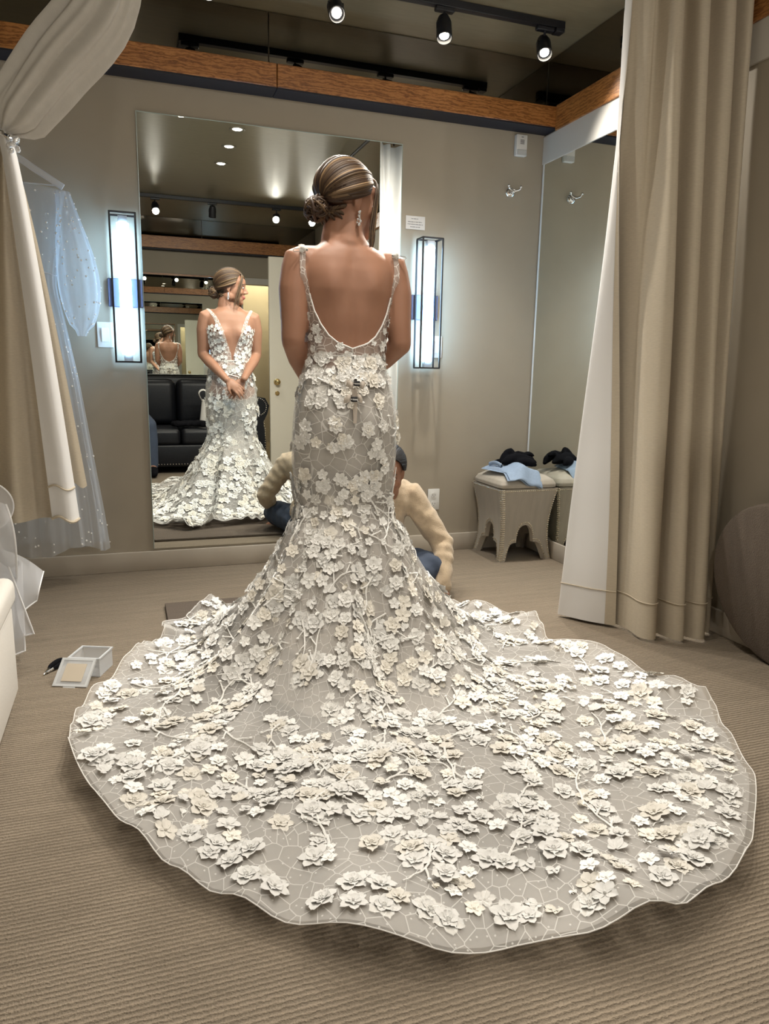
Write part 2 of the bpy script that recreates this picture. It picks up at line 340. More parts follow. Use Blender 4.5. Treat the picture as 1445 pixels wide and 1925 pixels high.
# wall mirrors
def wall_mirror(name, a, b, axis, label):
    t = thing(name, label, 'mirror', ((a[0]+b[0])/2, (a[1]+b[1])/2, a[2]))
    MB().box(a, b).build('glass', MIRROR, t, smooth=False)
    e = .003; m = MB()
    if axis == 'y':
        y0, y1 = min(a[1], b[1])-.001, max(a[1], b[1])
        m.box((a[0]-e, y0, a[2]), (a[0], y1, b[2])).box((b[0], y0, a[2]), (b[0]+e, y1, b[2])).box((a[0]-e, y0, b[2]), (b[0]+e, y1, b[2]+e))
    else:
        x0, x1 = a[0]-.001, b[0]
        m.box((x0, a[1]-e, a[2]), (x1, a[1], b[2])).box((x0, b[1], a[2]), (x1, b[1]+.016, b[2])).box((x0, a[1]-e, b[2]), (x1, b[1]+e, b[2]+e))
    m.build('edge', EDGE if axis == 'y' else PLASTIC, t, smooth=False)
wall_mirror('wall_mirror', (.1, -.008, .112), (1.401, -.001, 2.172), 'y', 'tall frameless wall mirror in front of the bride')
wall_mirror('wall_mirror', (XR-.008, -1.30, .102), (XR-.001, -.022, 2.158), 'x', 'frameless mirror on the right wall beside the upholstered stool')
wall_mirror('wall_mirror', (.05, YB+.001, .55), (1.20, YB+.008, 2.05), 'yb', 'mirror on the back wall above the black sofa') if False else None
tb = thing('wall_mirror', 'mirror on the far back wall above the black sofa, seen by reflection', 'mirror', (.6, YB, .55))
MB().box((.0, YB+.001, .55), (1.22, YB+.009, 2.05)).build('glass', MIRROR, tb, smooth=False)
MB().box((.0, YB+.001, 2.0505), (1.22, YB+.02, 2.07)).box((1.2205, YB+.001, .55), (1.232, YB+.02, 2.07)).build('edge', WOOD, tb, smooth=False)

# ------------------------------------------------------------------ wall fittings
SCAP = mat('sconce_cap', (.45, .47, .5), .4)
def sconce(x, y, label):
    t = thing('wall_sconce', label, 'wall light', (x, 0, 1.05), 'tube sconces beside the mirror'); h0, h1 = 1.045, 1.71; wd, dp = .056, .115; b = .004
    m = MB()
    for sx in (-1, 1):
        for yy in (-.028, -dp): m.box((x+sx*wd-b, yy-b, h0), (x+sx*wd+b, yy+b, h1))
    for z in (h0, h1):
        for yy in (-.028, -dp): m.box((x-wd, yy-b, z-b), (x+wd, yy+b, z+b))
        for sx in (-1, 1): m.box((x+sx*wd-b, -dp, z-b), (x+sx*wd+b, -.028, z+b))
    m.build('cage_frame', BLACK, t, smooth=False)
    MB().rbox((x-.078, -.022, 1.30), (x+.078, -.001, 1.43), .003, 1).build('back_plate', mat('sconce_plate', (.10, .115, .2), .35), t)
    MB().box((x-.012, -.05, 1.355), (x+.012, -.0225, 1.375)).build('arm', BLACK, t, smooth=False)
    MB().lathe([(.002, h0+.035), (.027, h0+.035), (.027, h1-.04), (.002, h1-.04)], (x, -.072, 0), 20).build('lamp_tube', TUBE, t)
    for z_ in (h0+.0045, h1-.039): MB().box((x-.02, -.088, z_), (x+.02, -.056, z_+.03)).build('end_cap', SCAP, t, smooth=False)
sconce(.018, 0, 'lit glass tube sconce in a black cage, left of the tall mirror')
sconce(1.545, 0, 'lit glass tube sconce in a black cage, right of the tall mirror')
def switch(x, z, label):
    t = thing('light_switch', label, 'light switch', (x, 0, z), 'rocker switches under the sconces')
    MB().rbox((x-.036, -.007, z-.059), (x+.036, -.0005, z+.059), .003, 2).build('wall_plate', PLASTIC, t)
    R = Matrix.Translation((x, -.0105, z)) @ Matrix.Rotation(.07, 4, 'X')
    MB().rbox((-.0165, -.003, -.033), (.0165, .003, .033), .001, 1, R).build('rocker', PLASTIC, t)
    for k in (-.047, .047): MB().lathe([(.001, 0), (.0028, 0), (.0028, .001), (.001, .001)], (x, -.0071, z+k), 8, Matrix.Rotation(PI/2, 3, 'X')).build('screw', PLASTIC, t)
switch(-.082, 1.17, 'white rocker switch plate left of the left sconce'); switch(1.624, 1.16, 'white rocker switch plate half hidden by the right sconce')
t = thing('power_outlet', 'white duplex power outlet low on the wall above the baseboard', 'outlet', (1.64, 0, .30))
MB().rbox((1.604, -.006, .244), (1.676, -.0005, .366), .003, 2).build('wall_plate', PLASTIC, t)
for dz in (-.025, .025):
    s = MB().lathe([(.001, 0), (.0165, 0), (.0165, .003), (.001, .003)], (1.64, -.0062, .305+dz), 16, Matrix.Rotation(PI/2, 3, 'X')).build('socket', PLASTIC, t)
    MB().box((1.6325, -.0100, .302+dz), (1.6345, -.0093, .311+dz)).box((1.6455, -.0100, .302+dz), (1.6475, -.0093, .311+dz)).box((1.6385, -.0100, .2945+dz), (1.6415, -.0093, .298+dz)).build('slot', BLACK, s, smooth=False)
t = thing('paper_notice', 'small white paper notice with four printed lines above the right sconce', 'notice', (1.486, 0, 1.76))
MB().box((1.432, -.0022, 1.765), (1.541, -.0007, 1.832)).build('sheet', mat('paper', (.75, .74, .73), .8), t, smooth=False)
for zz, a, b, n in ((1.818, 1.463, 1.502, 1), (1.802, 1.444, 1.525, 3), (1.790, 1.442, 1.529, 2), (1.777, 1.458, 1.514, 1)):
    m = MB(); x = a
    while x < b-.002:
        wl = min(random.uniform(.006, .02), b-x); k = x
        while k < x+wl-.0012: m.box((k, -.0029, zz-random.uniform(.0012, .0022)), (k+.0011, -.0023, zz+random.uniform(.0012, .0024))); k += .0017
        m.box((x, -.0028, zz-.0005), (x+wl-.001, -.0023, zz+.0005)); x += wl+.002
    m.build('print_line', GREYPRINT, t, smooth=False)
t = thing('wall_sensor', 'small white plastic sensor box high on the wall near the corner', 'sensor', (2.09, 0, 2.19))
MB().rbox((2.05, -.03, 2.185), (2.115, -.0005, 2.292), .004, 2).build('housing', PLASTIC, t)
MB().rbox((2.054, -.034, 2.187), (2.111, -.0305, 2.215), .001, 1).build('lens', mat('sensor_lens', (.55, .57, .58), .3), t)
m = MB()
for i, zz in enumerate((2.279, 2.264, 2.258, 2.252, 2.246)): m.box((2.084-(.006 if i == 0 else .012), -.0312, zz-.0018), (2.084+(.006 if i == 0 else .012), -.0303, zz+.0018))
m.build('print', GREYPRINT, t, smooth=False)
# chrome hook
t = thing('robe_hook', 'chrome double robe hook on the wall left of the corner', 'hook', (2.04, 0, 2.0))
Rx = Matrix.Rotation(PI/2, 3, 'X')
MB().lathe([(.002, 0), (.026, 0), (.028, .004), (.024, .012), (.012, .018), (.010, .03), (.002, .031)], (2.04, -.0008, 2.0), 24, Rx).build('rosette', CHROME, t)
MB().tube(spline([(2.004, -.052, 2.018), (2.012, -.05, 2.006), (2.04, -.046, 1.998), (2.068, -.05, 2.006), (2.076, -.052, 2.018)], 20), .005, 10).ell((2.003, -.0525, 2.021), .008, 10, 8).ell((2.077, -.0525, 2.021), .008, 10, 8).tube([(2.04, -.025, 2.0), (2.04, -.047, 1.998)], .008, 10).build('prongs', CHROME, t)

# ------------------------------------------------------------------ track lights
def track(y, x0, x1, heads, label, power, lz=0.0):
    t = thing('track_rail', label, 'track', ((x0+x1)/2, y, ZC))
    MB().rbox((x0, y-.018, ZC-.034), (x1, y+.018, ZC-.0005), .002, 1).build('rail', BLACK, t)
    MB().rbox((x1-.05, y-.024, ZC-.052), (x1-.005, y+.024, ZC-.0345), .002, 1).build('feed_box', BLACK, t)
    if lz: MB().rbox((x0, y-lz, ZC-.034), (x0+.036, y-.0185, ZC-.0005), .002, 1).build('corner_leg', BLACK, t)
    for x, to, lab, on in heads:
        h = thing('track_spotlight', lab, 'spotlight', (x, y, ZC-.036), 'spotlights on the ceiling tracks')
        c = Vector((x, y, 2.555)); d = (Vector(to)-c).normalized(); Q = d.to_track_quat('Z', 'Y').to_matrix()
        MB().rbox((x-.045, y-.016, ZC-.053), (x+.045, y+.016, ZC-.0345), .003, 1).build('adapter', BLACK, h)
        MB().tube([(x, y, ZC-.05), (x, y, 2.575)], .006, 8).tube([(x-.034, y, 2.555), (x-.034, y, 2.583), (x+.034, y, 2.583), (x+.034, y, 2.555)], .004, 6).build('yoke', BLACK, h)
        MB().lathe([(.002, -.062), (.026, -.062), (.035, -.035), (.036, .046), (.033, .047), (.030, .03), (.002, .028)], c, 20, Q).build('lamp_head', BLACK, h)
        MB().lathe([(.0015, .0), (.021, .0), (.021, .002), (.0015, .006)], c+d*.031, 20, Q).build('bulb', BULB if on else BULBLOW, h)
        if on: spot('spot_light', c+d*.05, to, power*on, WARM, math.radians(125), .8, .03, h)
dn = lambda x, y, ty: (x*.9+.07, y-ty, 0)
track(-.42, .33, 2.06, [(.385, (.5, -2.0, 1.0), 'black track spotlight at the left end of the front rail, at the photo top edge', .8), (.93, (.75, -2.2, .9), 'lit black track spotlight above the bride, second from the left on the front rail', 1), (1.44, (1.25, -1.2, .6), 'lit black track spotlight in the middle of the front rail with cream lens', .9), (1.96, (1.55, -1.7, .6), 'lit black track spotlight nearest the room corner', 1)],
      'black ceiling track rail in front of the mirror wall', P_TRACK, .16)
track(-4.15, .1, 2.02, [(.90, (.9, -4.9, 1.0), 'unlit black spotlight on the back rail, over the sofa', 0), (1.55, (.75, -1.6, .9), 'lit black spotlight on the back rail, nearer the sofa', 1), (1.93, (1.1, -1.6, .8), 'lit black spotlight on the back rail, at the open door end', 1), (.35, (.5, -2.2, .3), 'lit black spotlight on the back rail, far from the door', 1)],
      'black ceiling track rail over the sofa, seen in the mirror', P_BACK)
for x, y, lab in ((.43, -1.67, 'recessed ceiling downlight at the top edge of the mirror view'), (.823, -1.82, 'recessed ceiling downlight nearest the mirror in a row of three'), (.823, -2.26, 'recessed ceiling downlight in the middle of a row of three'), (.823, -2.77, 'recessed ceiling downlight farthest from the mirror in a row of three')):
    t = thing('recessed_downlight', lab, 'ceiling light', (x, y, ZC), 'recessed downlights in the ceiling')
    MB().lathe([(.035, 0), (.055, 0), (.055, -.006), (.05, -.008), (.036, -.004)], (x, y, ZC-.0005), 24, caps=False).build('ring', mat('downlight_ring', (.2, .18, .14), .3), t)
    MB().lathe([(.002, -.004), (.030, -.004), (.034, -.001), (.002, -.001)], (x, y, ZC-.0005), 20).build('bulb', BULB, t)
    spot('down_light', (x, y, ZC-.012), (x, y-.05, 0), P_DOWN, WARM, math.radians(84), .9, .03, t)
l = bpy.data.lights.new('hall_lamp', 'POINT'); l.energy = 70; l.color = (1, .88, .6); l.shadow_soft_size = .1
lo = thing('hall_ceiling_lamp', 'round lamp on the hallway ceiling behind the doorway', 'ceiling light', (1.75, YB-.7, ZC))
MB().lathe([(.002, -.05), (.07, -.045), (.1, -.02), (.1, -.001), (.002, -.001)], (1.75, YB-.7, ZC), 24).build('shade', mat('lamp_glass', (.9, .85, .7), .4, emit=(1, .88, .6), es=3), lo)
o = bpy.data.objects.new('hall_light', l); COL.objects.link(o); o.location = (1.75, YB-.7, 2.52); o.parent = lo; o.matrix_parent_inverse = Matrix.Translation(-lo.location)

# ------------------------------------------------------------------ open door, hinged on the right wall
t = thing('door_1', 'cream painted door standing open beside the sofa, with brass knob and deadbolt', 'door', (1.33, -3.47, 0)); t['kind'] = 'structure'
dy = -3.47
MB().rbox((1.335, dy-.02, .012), (2.2, dy+.02, 2.07), .002, 1).build('leaf', DOORP, t)
for z, r in ((.895, .027), (.785, .022)):
    k = MB().lathe([(.002, 0), (r+.006, 0), (r+.006, .006), (.012, .009), (.011, .03), (r*.8, .038), (r, .05), (r*.8, .062), (.002, .066)] if z > .8 else [(.002, 0), (r, 0), (r, .008), (.016, .012), (.014, .02), (.002, .02)], (1.405, dy+.0205, z), 20, Matrix.Rotation(-PI/2, 3, 'X')).build('knob' if z > .8 else 'deadbolt', BRASS, t)
MB().box((2.2005, dy-.01, .25), (2.22, dy+.01, .35)).box((2.2005, dy-.01, 1.75), (2.22, dy+.01, 1.85)).build('hinge', BRASS, t, smooth=False)

# ================================================================== CURTAINS
def sheet(name, top, bot, z0, z1, mats, parent, n=220, nz=26, flap=None, thick=.004):
    T = spline([(x, y, 0) for x, y in top], n); B = spline([(x, y, 0) for x, y in bot], n)
    def P(u, v):
        i = min(int(round(u*(n-1))), n-1); z = lerp(z1, z0, v); w_ = v
        if flap and u > flap: w_ = lerp(v, max(0, (v-.28)/.72), sstep(flap, flap+.06, u))
        p = T[i].lerp(B[i], w_); p.z = z; p.x += .004*math.sin(9*v+i*.12); p.y += .004*math.sin(7*v+i*.2); return p
    G = [[P(i/(n-1), j/(nz-1)) for i in range(n)] for j in range(nz)]
    a, b = MB(), MB()
    for k, m in ((0, a), (1, b)):
        vv = []
        for j in range(nz):
            for i in range(n):
                t = G[j][min(i+1, n-1)]-G[j][max(i-1, 0)]; nr = Vector((t.y, -t.x, 0)).normalized()
                vv.append(G[j][i] + nr*(thick*(-.5 if k == 0 else .5)))
        m.add(vv, [(j*n+i, j*n+i+1, (j+1)*n+i+1, (j+1)*n+i) for j in range(nz-1) for i in range(n-1)])
    return a, b, G
t = thing('curtain', 'beige linen curtain with white lining hanging at the right of the fitting area', 'curtain', (1.95, -1.45, 0))
top = [(2.215,-1.40),(2.20,-1.46),(2.165,-1.48),(2.145,-1.42),(2.12,-1.41),(2.095,-1.48),(2.055,-1.485),(2.04,-1.41),(2.01,-1.41),(1.99,-1.48),(1.95,-1.485),(1.935,-1.41),(1.905,-1.41),(1.885,-1.48),(1.845,-1.48),(1.83,-1.41),(1.805,-1.42),(1.785,-1.455),(1.765,-1.41),(1.745,-1.365),(1.742,-1.370),(1.743,-1.377),(1.746,-1.384)]
bot = [(2.218,-1.46),(2.215,-1.55),(2.18,-1.60),(2.15,-1.55),(2.135,-1.56),(2.12,-1.635),(2.085,-1.655),(2.05,-1.60),(2.03,-1.61),(2.01,-1.645),(1.98,-1.63),(1.97,-1.54),(1.95,-1.535),(1.93,-1.595),(1.895,-1.605),(1.868,-1.56),(1.885,-1.46),(1.86,-1.36),(1.80,-1.275),(1.716,-1.232),(1.732,-1.268),(1.79,-1.35),(1.868,-1.425)]
a, b, G = sheet('c', top, bot, .012, 2.585, None, t, flap=.81)
# b side faces the room, a side is the lining towards the mirror wall
fa = a.build('face_fabric', LINEN, t); fl = b.build('lining', LINING, t)
n = len(G[0])
def strip(G, i0, i1, j0, j1, off):
    m = MB(); vv = []
    for j in range(j0, j1):
        for i in range(i0, i1):
            q = G[j][min(i+1, n-1)]-G[j][max(i-1, 0)]; nr = Vector((q.y, -q.x, 0)).normalized(); vv.append(G[j][i]+nr*off)
    w_ = i1-i0; h_ = j1-j0
    return m.add(vv, [(j*w_+i, j*w_+i+1, (j+1)*w_+i+1, (j+1)*w_+i) for j in range(h_-1) for i in range(w_-1)])
strip(G, n-6, n, 0, len(G), .0042).build('edge_binding', LINEN, t)
m = MB()
for off in (-.0045, .0045):
    pts = []
    for i in range(0, n):
        q = G[-3][min(i+1, n-1)]-G[-3][max(i-1, 0)]; nr = Vector((q.y, -q.x, 0)).normalized()
        pts.append(G[-3][i].lerp(G[-2][i], .6)+nr*off)
    m.tube(pts, .0022, 5)
m.build('hem_stitch', LINEN, t)
rl = thing('curtain_rail', 'black ceiling rail carrying the right hand curtain', 'curtain rail', (1.95, -1.43, 2.6))
MB().tube([(1.70, -1.43, 2.625), (2.226, -1.43, 2.625)], .012, 10).tube([(1.70, -1.43, 2.625), (1.70, -2.5, 2.625)], .012, 10).tube([(1.70, -2.4, 2.625), (1.70, -2.4, 2.679)], .008, 8).tube([(1.95, -1.43, 2.625), (1.95, -1.43, 2.679)], .008, 8).build('rod', BLACK, rl)
for x in (1.77, 1.86, 1.95, 2.04, 2.13, 2.2):
    MB().tube([(x, -1.43+.017*math.cos(k*PI/6), 2.612+.03*math.sin(k*PI/6)) for k in range(13)], .003, 6).build('ring', BLACK, rl)
# left curtain, pulled aside
t = thing('curtain', 'beige curtain with white lining swept aside and tied back at the top left', 'curtain', (-.3, -1.2, .5))
cl = spline([(.03, -1.25, 2.63), (.02, -1.24, 2.36), (-.02, -1.22, 2.115), (-.16, -1.2, 1.935), (-.245, -1.19, 1.82), (-.315, -1.19, 1.715)], 26)
m = MB(); rg = []
for k, c in enumerate(cl):
    s = k/25; hw = lerp(.09, .085, min(1, s*2)) if s < .5 else lerp(.085, .075, (s-.5)/.38) if s < .88 else lerp(.075, .022, sstep(.88, 1, s))
    tg = (cl[min(k+1, 25)]-cl[max(k-1, 0)]).normalized(); pr = Vector((0, 1, 0)).cross(tg).normalized(); ring = []
    for j in range(144):
        a_ = 2*PI*j/144; lob = 1-.30*abs(math.cos(3.5*a_+.9*s))**.5*0+.20*(abs(math.sin(4*a_+1.1*s))-.5)*1.5+.10*math.cos(13*a_+2-1.5*s)
        ring.append(c+pr*hw*lob*math.cos(a_)+Vector((0, 1, 0))*hw*.62*lob*math.sin(a_)-Vector((0, 0, .035))*(math.cos(a_) < 0)*math.sin(PI*s)*abs(math.cos(a_)))
    rg.append(ring)
MB().rings(rg).build('swag', SWAGM, t)
def tail(x0t, x1t, x0b, x1b, y, zt, zb, amp, np_, ph, bulge):
    def P(u, v):
        e = v**.8; x = lerp(lerp(x0t, x1t, u), lerp(x0b, x1b, u), e); z = lerp(zt, zb, v)
        return Vector((x, y+.14*e+amp*(.25+.75*e)*math.sin(np_*2*PI*u+ph)-bulge*math.sin(PI*u), z+.01*math.sin(6*u)*v))
    return P
pt = (-.335, -.305)
MB().grid(tail(-.36, -.315, -.80, -.255, -1.12, 1.70, .485, .035, 3.5, .6, 0), 90, 24).build('face_fabric', LINEN, t)
MB().grid(tail(-.33, -.292, -.268, -.178, -1.185, 1.70, .492, .006, 1, 0, .03), 40, 24).build('lining', LINING, t)
MB().grid(tail(-.312, -.296, -.21, -.150, -1.13, 1.66, .60, .004, 1, 1, .01), 20, 24).build('edge_binding', LINEN, t)
P = tail(-.33, -.292, -.268, -.178, -1.189, 1.70, .492, .006, 1, 0, .03)
MB().tube([P(i/20, .905) for i in range(21)], .0035, 6).tube([P(i/20, 1.0) for i in range(21)], .005, 6).build('hem_stitch', LINEN, t)
t = thing('curtain_tieback', 'chrome and crystal tieback gripping the left curtain', 'tieback', (-.31, -1.19, 1.70))
MB().tube([(-.315+.036*math.cos(a_), -1.19+.03*math.sin(a_), 1.703-.012*math.cos(a_)) for a_ in [k*PI/12 for k in range(25)]], .008, 8).tube(spline([(-.34, -1.18, 1.705), (-.6, -1.1, 1.76), (-.945, -1.05, 1.80)], 10), .006, 8).build('band', CHROME, t)
m = MB()
for k in range(9): m.ell((-.287+.012*math.cos(k*2.4), -1.222+.006*math.sin(k*1.7), 1.690-.004*k+.008*math.sin(k*2.4)), .008, 8, 6)
m.build('crystal_ball', CRYSTAL, t)

# ================================================================== STOOL
sx, sy = 2.058, -.186
def hw(z):
    u = z/.41; return .160-.055*u+.052*u*u*1.32 if u < 0 else .162 - .045*math.sin(PI*min(1, u)**.9)*.55 + .014*u
def zb(s):
    a_ = abs(s)
    if a_ >= .80: return 0
    if a_ >= .56: q = (.80-a_)/.24; return .098*math.sin(q*PI/2)**.8
    if a_ >= .36: return .102
    return .105+.095*math.sqrt(max(0, 1-(a_/.36)**2))**.75
t = thing('upholstered_stool', 'square linen stool with nailhead trim and arched feet in the corner', 'stool', (sx, sy, 0))
S = [-1, -.93, -.86, -.80, -.76, -.70, -.63, -.56, -.46, -.37, -.355, -.33, -.28, -.21, -.12, 0]; S = S+[-x for x in S[::-1][1:]]
for q in range(4):
    R = Matrix.Rotation(q*PI/2, 3, 'Z'); m = MB(); vo = []; vi = []
    for s in S:
        b0 = zb(s)
        for k in range(13):
            z = lerp(b0, .408, k/12); h = hw(z); h2 = h-.022
            vo.append(R @ Vector((s*h, -h, z))+Vector((sx, sy, 0))); vi.append(R @ Vector((s*h2, -h2, z))+Vector((sx, sy, 0)))
    f = [(i*13+k, (i+1)*13+k, (i+1)*13+k+1, i*13+k+1) for i in range(len(S)-1) for k in range(12)]; N = len(vo)
    g = [tuple(x+N for x in reversed(p)) for p in f]; e = [(i*13, i*13+N, (i+1)*13+N, (i+1)*13) for i in range(len(S)-1)]
    m.add(vo+vi, f+g+e).build('side_panel', STOOLF, t)
def cush(u, v):
    a_ = 2*PI*u; n_ = 11; c, s = math.cos(a_), math.sin(a_); k = (abs(c)**n_+abs(s)**n_)**(-1/n_)
    pr = [(0.001, .492), (.4, .487), (.75, .472), (.93, .452), (1.0, .430), (.995, .414), (.96, .409), (0.001, .409)]
    i = min(int(v*7), 6); w_ = v*7-i; r = lerp(pr[i][0], pr[i+1][0], w_)*.1765; return Vector((sx+c*k*r, sy+s*k*r, lerp(pr[i][1], pr[i+1][1], w_)))
MB().grid(cush, 64, 29, True).build('seat_cushion', STOOLF, t)
m = MB()
for q in range(4):
    R = Matrix.Rotation(q*PI/2, 3, 'Z')
    def nail(s, z):
        h = hw(z)+.001; m.ell(R @ Vector((max(-1, min(1, s))*h, -h, z))+Vector((sx, sy, 0)), .0047, 6, 4)
    for k in range(33):
        z = .012+k*.0122
        for s in (-.965, .965): nail(s, z)
        if z > .0: nail(-.905, z) if q % 2 == 0 else nail(.905, z)
    for k in range(28): nail(-.93+1.86*k/27, .397)
    px = None
    s = -.90
    while s <= .90:
        z = zb(s)+.016 if abs(s) < .82 else .013
        if px is None or math.hypot((s-px[0])*.16, z-px[1]) > .0115: nail(s, z); px = (s, z)
        s += .004
o = m.build('nailhead_trim', NAIL, t); o['kind'] = 'stuff'
# clothes on the stool
def cloth(fn, nu, nv, th=.005):
    m = MB(); m.grid(fn, nu, nv); return m
def jeans(u, v):
    # folded light denim draped over the front right edge of the seat
    x = lerp(1.925, 2.13, u) + .05*(v-.5); y0 = lerp(-.10, -.385, v)
    over = max(0, (v-.72)/.28); y = max(y0, -.372-.004*over) ; z = .505+.022*math.sin(PI*u)**.6*math.sin(PI*min(1, v*1.1))+.012*math.sin(9*u+5*v)*math.sin(PI*u) - .013*(abs(u-.5)*2)**3
    z -= .085*over**1.2*(.4+.6*u); y -= .004*math.sin(6*u)
    return Vector((x-.03*over, y, z))
def jeans2(u, v): p = jeans(u, v); return Vector((p.x, p.y, p.z-.018*math.sin(PI*u)**.4*math.sin(PI*min(1, max(0, v*1.05)))**.3))
t = thing('folded_jeans', 'light blue denim jeans folded on the stool seat', 'jeans', (2.03, -.25, .5))
MB().grid(jeans, 40, 40).build('top_layer', DENIM, t); MB().grid(lambda u, v: jeans2(u, v)-Vector((.012, -.006, .002)), 40, 40).build('under_layer', DENIM, t)
def cuff(u, v): a_ = u*2*PI; return Vector((1.928+.02*v+.006*math.cos(a_), -.12-.11*v, .519+.011*math.sin(a_)+.012*math.sin(PI*v)))
MB().grid(cuff, 14, 20, True).build('rolled_cuff', DENIM, t)
m = MB()
for P_, r_ in (([(1.99,-.13,.53),(2.03,-.12,.575),(2.06,-.13,.59),(2.075,-.15,.54)], .018), ([(2.0,-.16,.53),(2.06,-.17,.55),(2.12,-.19,.545),(2.17,-.2,.53)], .03), ([(2.04,-.1,.53),(2.1,-.11,.56),(2.16,-.13,.55),(2.2,-.15,.52)], .026), ([(2.06,-.2,.53),(2.10,-.24,.54),(2.14,-.26,.525)], .024), ([(2.12,-.16,.55),(2.15,-.15,.575),(2.18,-.17,.565)], .015), ([(1.97,-.09,.525),(2.03,-.1,.535),(2.08,-.14,.54)], .012)):
    m.limb(spline(P_, 6), [r_*q for q in (.6, 1, 1.1, 1, .9, .5)], 10)
me = fuse(m, .006, 5); me.materials.append(BLKCLOTH); tag(link('black_garment', me), 'crumpled black garment heaped on the folded jeans', 'clothing')

# ================================================================== ROUND PLATFORM, MAT
Rt = Matrix.Rotation(PI/2-.16, 3, 'Y')
c = Vector((2.135, -1.965, .305))
t = thing('round_platform', 'round brown carpeted platform standing on edge against the right wall', 'platform', (2.1, -1.965, 0))
MB().lathe([(.002, -.03), (.285, -.03), (.30, -.024), (.305, -.012), (.305, .012), (.30, .02), (.285, .024), (.002, .024)], c, 72, Rt).build('carpet_cover', MATC, t)
MB().lathe([(.10, .0245), (.298, .0245), (.298, .03), (.10, .03)], c, 48, Rt, caps=False).build('base_ring', BLACK, t)
tag(MB().rbox((.117, -1.75, .0005), (1.335, -.632, .016), .004, 2).build('floor_mat', MATC), 'thin brown grey carpeted mat under the bride', 'mat')

# ================================================================== PIN BOX AND NIPPERS
A = math.radians(-22)
MB0 = Matrix.Translation((-.155, -1.272, .0)) @ Matrix.Rotation(A, 4, 'Z')
t = thing('pin_box', 'clear plastic pin box with its lid folded open on the carpet', 'box', (-.155, -1.272, 0))
m = MB(); bw, th = .052, .002
m.box((-bw, -bw, .001), (bw, bw, .003), MB0)
for a0, b0 in (((-bw, -bw, .003), (bw, -bw+th, .062)), ((-bw, bw-th, .003), (bw, bw, .062)), ((-bw, -bw+th, .003), (-bw+th, bw-th, .062)), ((bw-th, -bw+th, .003), (bw, bw-th, .062))): m.box(a0, b0, MB0)
m.build('tray', CLEARP, t, smooth=False)
m = MB()
for a0, b0 in (((-bw-.003, -bw-.003, .0622), (bw+.003, -bw+.003, .067)), ((-bw-.003, bw-.003, .0622), (bw+.003, bw+.003, .067)), ((-bw-.003, -bw+.003, .0622), (-bw+.003, bw-.003, .067)), ((bw-.003, -bw+.003, .0622), (bw+.003, bw-.003, .067))): m.box(a0, b0, MB0)
m.build('rim', mat('frosted_plastic', (.72, .74, .76), .3, alpha=.75), t, smooth=False)
ML = MB0 @ Matrix.Translation((-.012, -bw-.004, .064)) @ Matrix.Rotation(math.radians(218), 4, 'X')
lid = MB().rbox((-.054, .001, -.003), (.054, .100, .003), .002, 1, ML).build('lid', CLEARP, t)
m = MB()
for a0, b0 in (((-.057, -.001, -.004), (.057, .007, .004)), ((-.057, .095, -.004), (.057, .103, .004)), ((-.057, .007, -.004), (-.049, .095, .004)), ((.049, .007, -.004), (.057, .095, .004)), ((-.02, .1035, -.003), (.02, .111, .003))): m.box(a0, b0, ML)
m.build('lid_rim', mat('frosted_rim', (.75, .77, .78), .3, alpha=.7), lid, smooth=False)
MB().box((-.034, .02, -.0048), (.034, .085, -.0035), ML).build('lid_card', CARD, lid, smooth=False)
m = MB()
for k in range(60):
    p = MB0 @ Vector((random.uniform(-.045, .045), random.uniform(-.045, .045), random.uniform(.0045, .014))); a_ = random.uniform(0, PI)
    q = Vector((math.cos(a_), math.sin(a_), random.uniform(-.1, .1)))*.010; m.tube([p-q, p+q], .0007, 4)
o = m.build('pins', CHROME, t); o['kind'] = 'stuff'
t = thing('thread_nippers', 'black handled thread nippers lying beside the pin box', 'nippers', (-.28, -1.23, 0))
for s in (-1, 1):
    m = MB(); pth = spline([(-.302+s*.002, -1.272+s*.004, .006), (-.290+s*.004, -1.25, .008), (-.278+s*.010, -1.225-s*.004, .011), (-.258+s*.012, -1.19-s*.006, .012), (-.245+s*.009, -1.168-s*.004, .011)], 12)
    m.tube(pth[4:], [.005, .0065, .0075, .008, .008, .0078, .007, .0045], 8).build('handle', BLKCLOTH, t)
    MB().tube(pth[:5], [.001, .003, .004, .004, .0045], 6).build('blade', CHROME, t)

# ================================================================== WHITE BENCH AND ORGANZA GOWN
t = thing('bench', 'white leather bench along the left edge', 'bench', (-.6, -2.05, 0))
MB().rbox((-.90, -2.7, .045), (-.352, -1.48, .318), .012, 3).build('base', LEATHER, t)
MB().rbox((-.905, -2.71, .3185), (-.340, -1.465, .405), .028, 4).build('cushion', LEATHER, t)
for x in (-.86, -.385):
    for y in (-2.66, -1.62): MB().lathe([(.014, .0), (.02, .0445), (.002, .0446)], (x, y, .0), 10).build('leg', BLACK, t)
t = thing('organza_gown', 'white organza gown with bound edges heaped over the end of the bench', 'gown', (-.45, -1.1, 0))
ORGB = mat('organza_binding', (.85, .85, .86), .5)
def pnl(P00, P10, P01, P11, amp, k1, k2, ph):
    a_, b_, c_, d_ = [Vector(p) for p in (P00, P10, P01, P11)]
    def f(u, v):
        p = a_.lerp(b_, u).lerp(c_.lerp(d_, u), v); n_ = (b_-a_).cross(c_-a_).normalized()
        return p+n_*amp*math.sin(k1*PI*u+ph)*math.sin(k2*PI*v+.4)
    return f
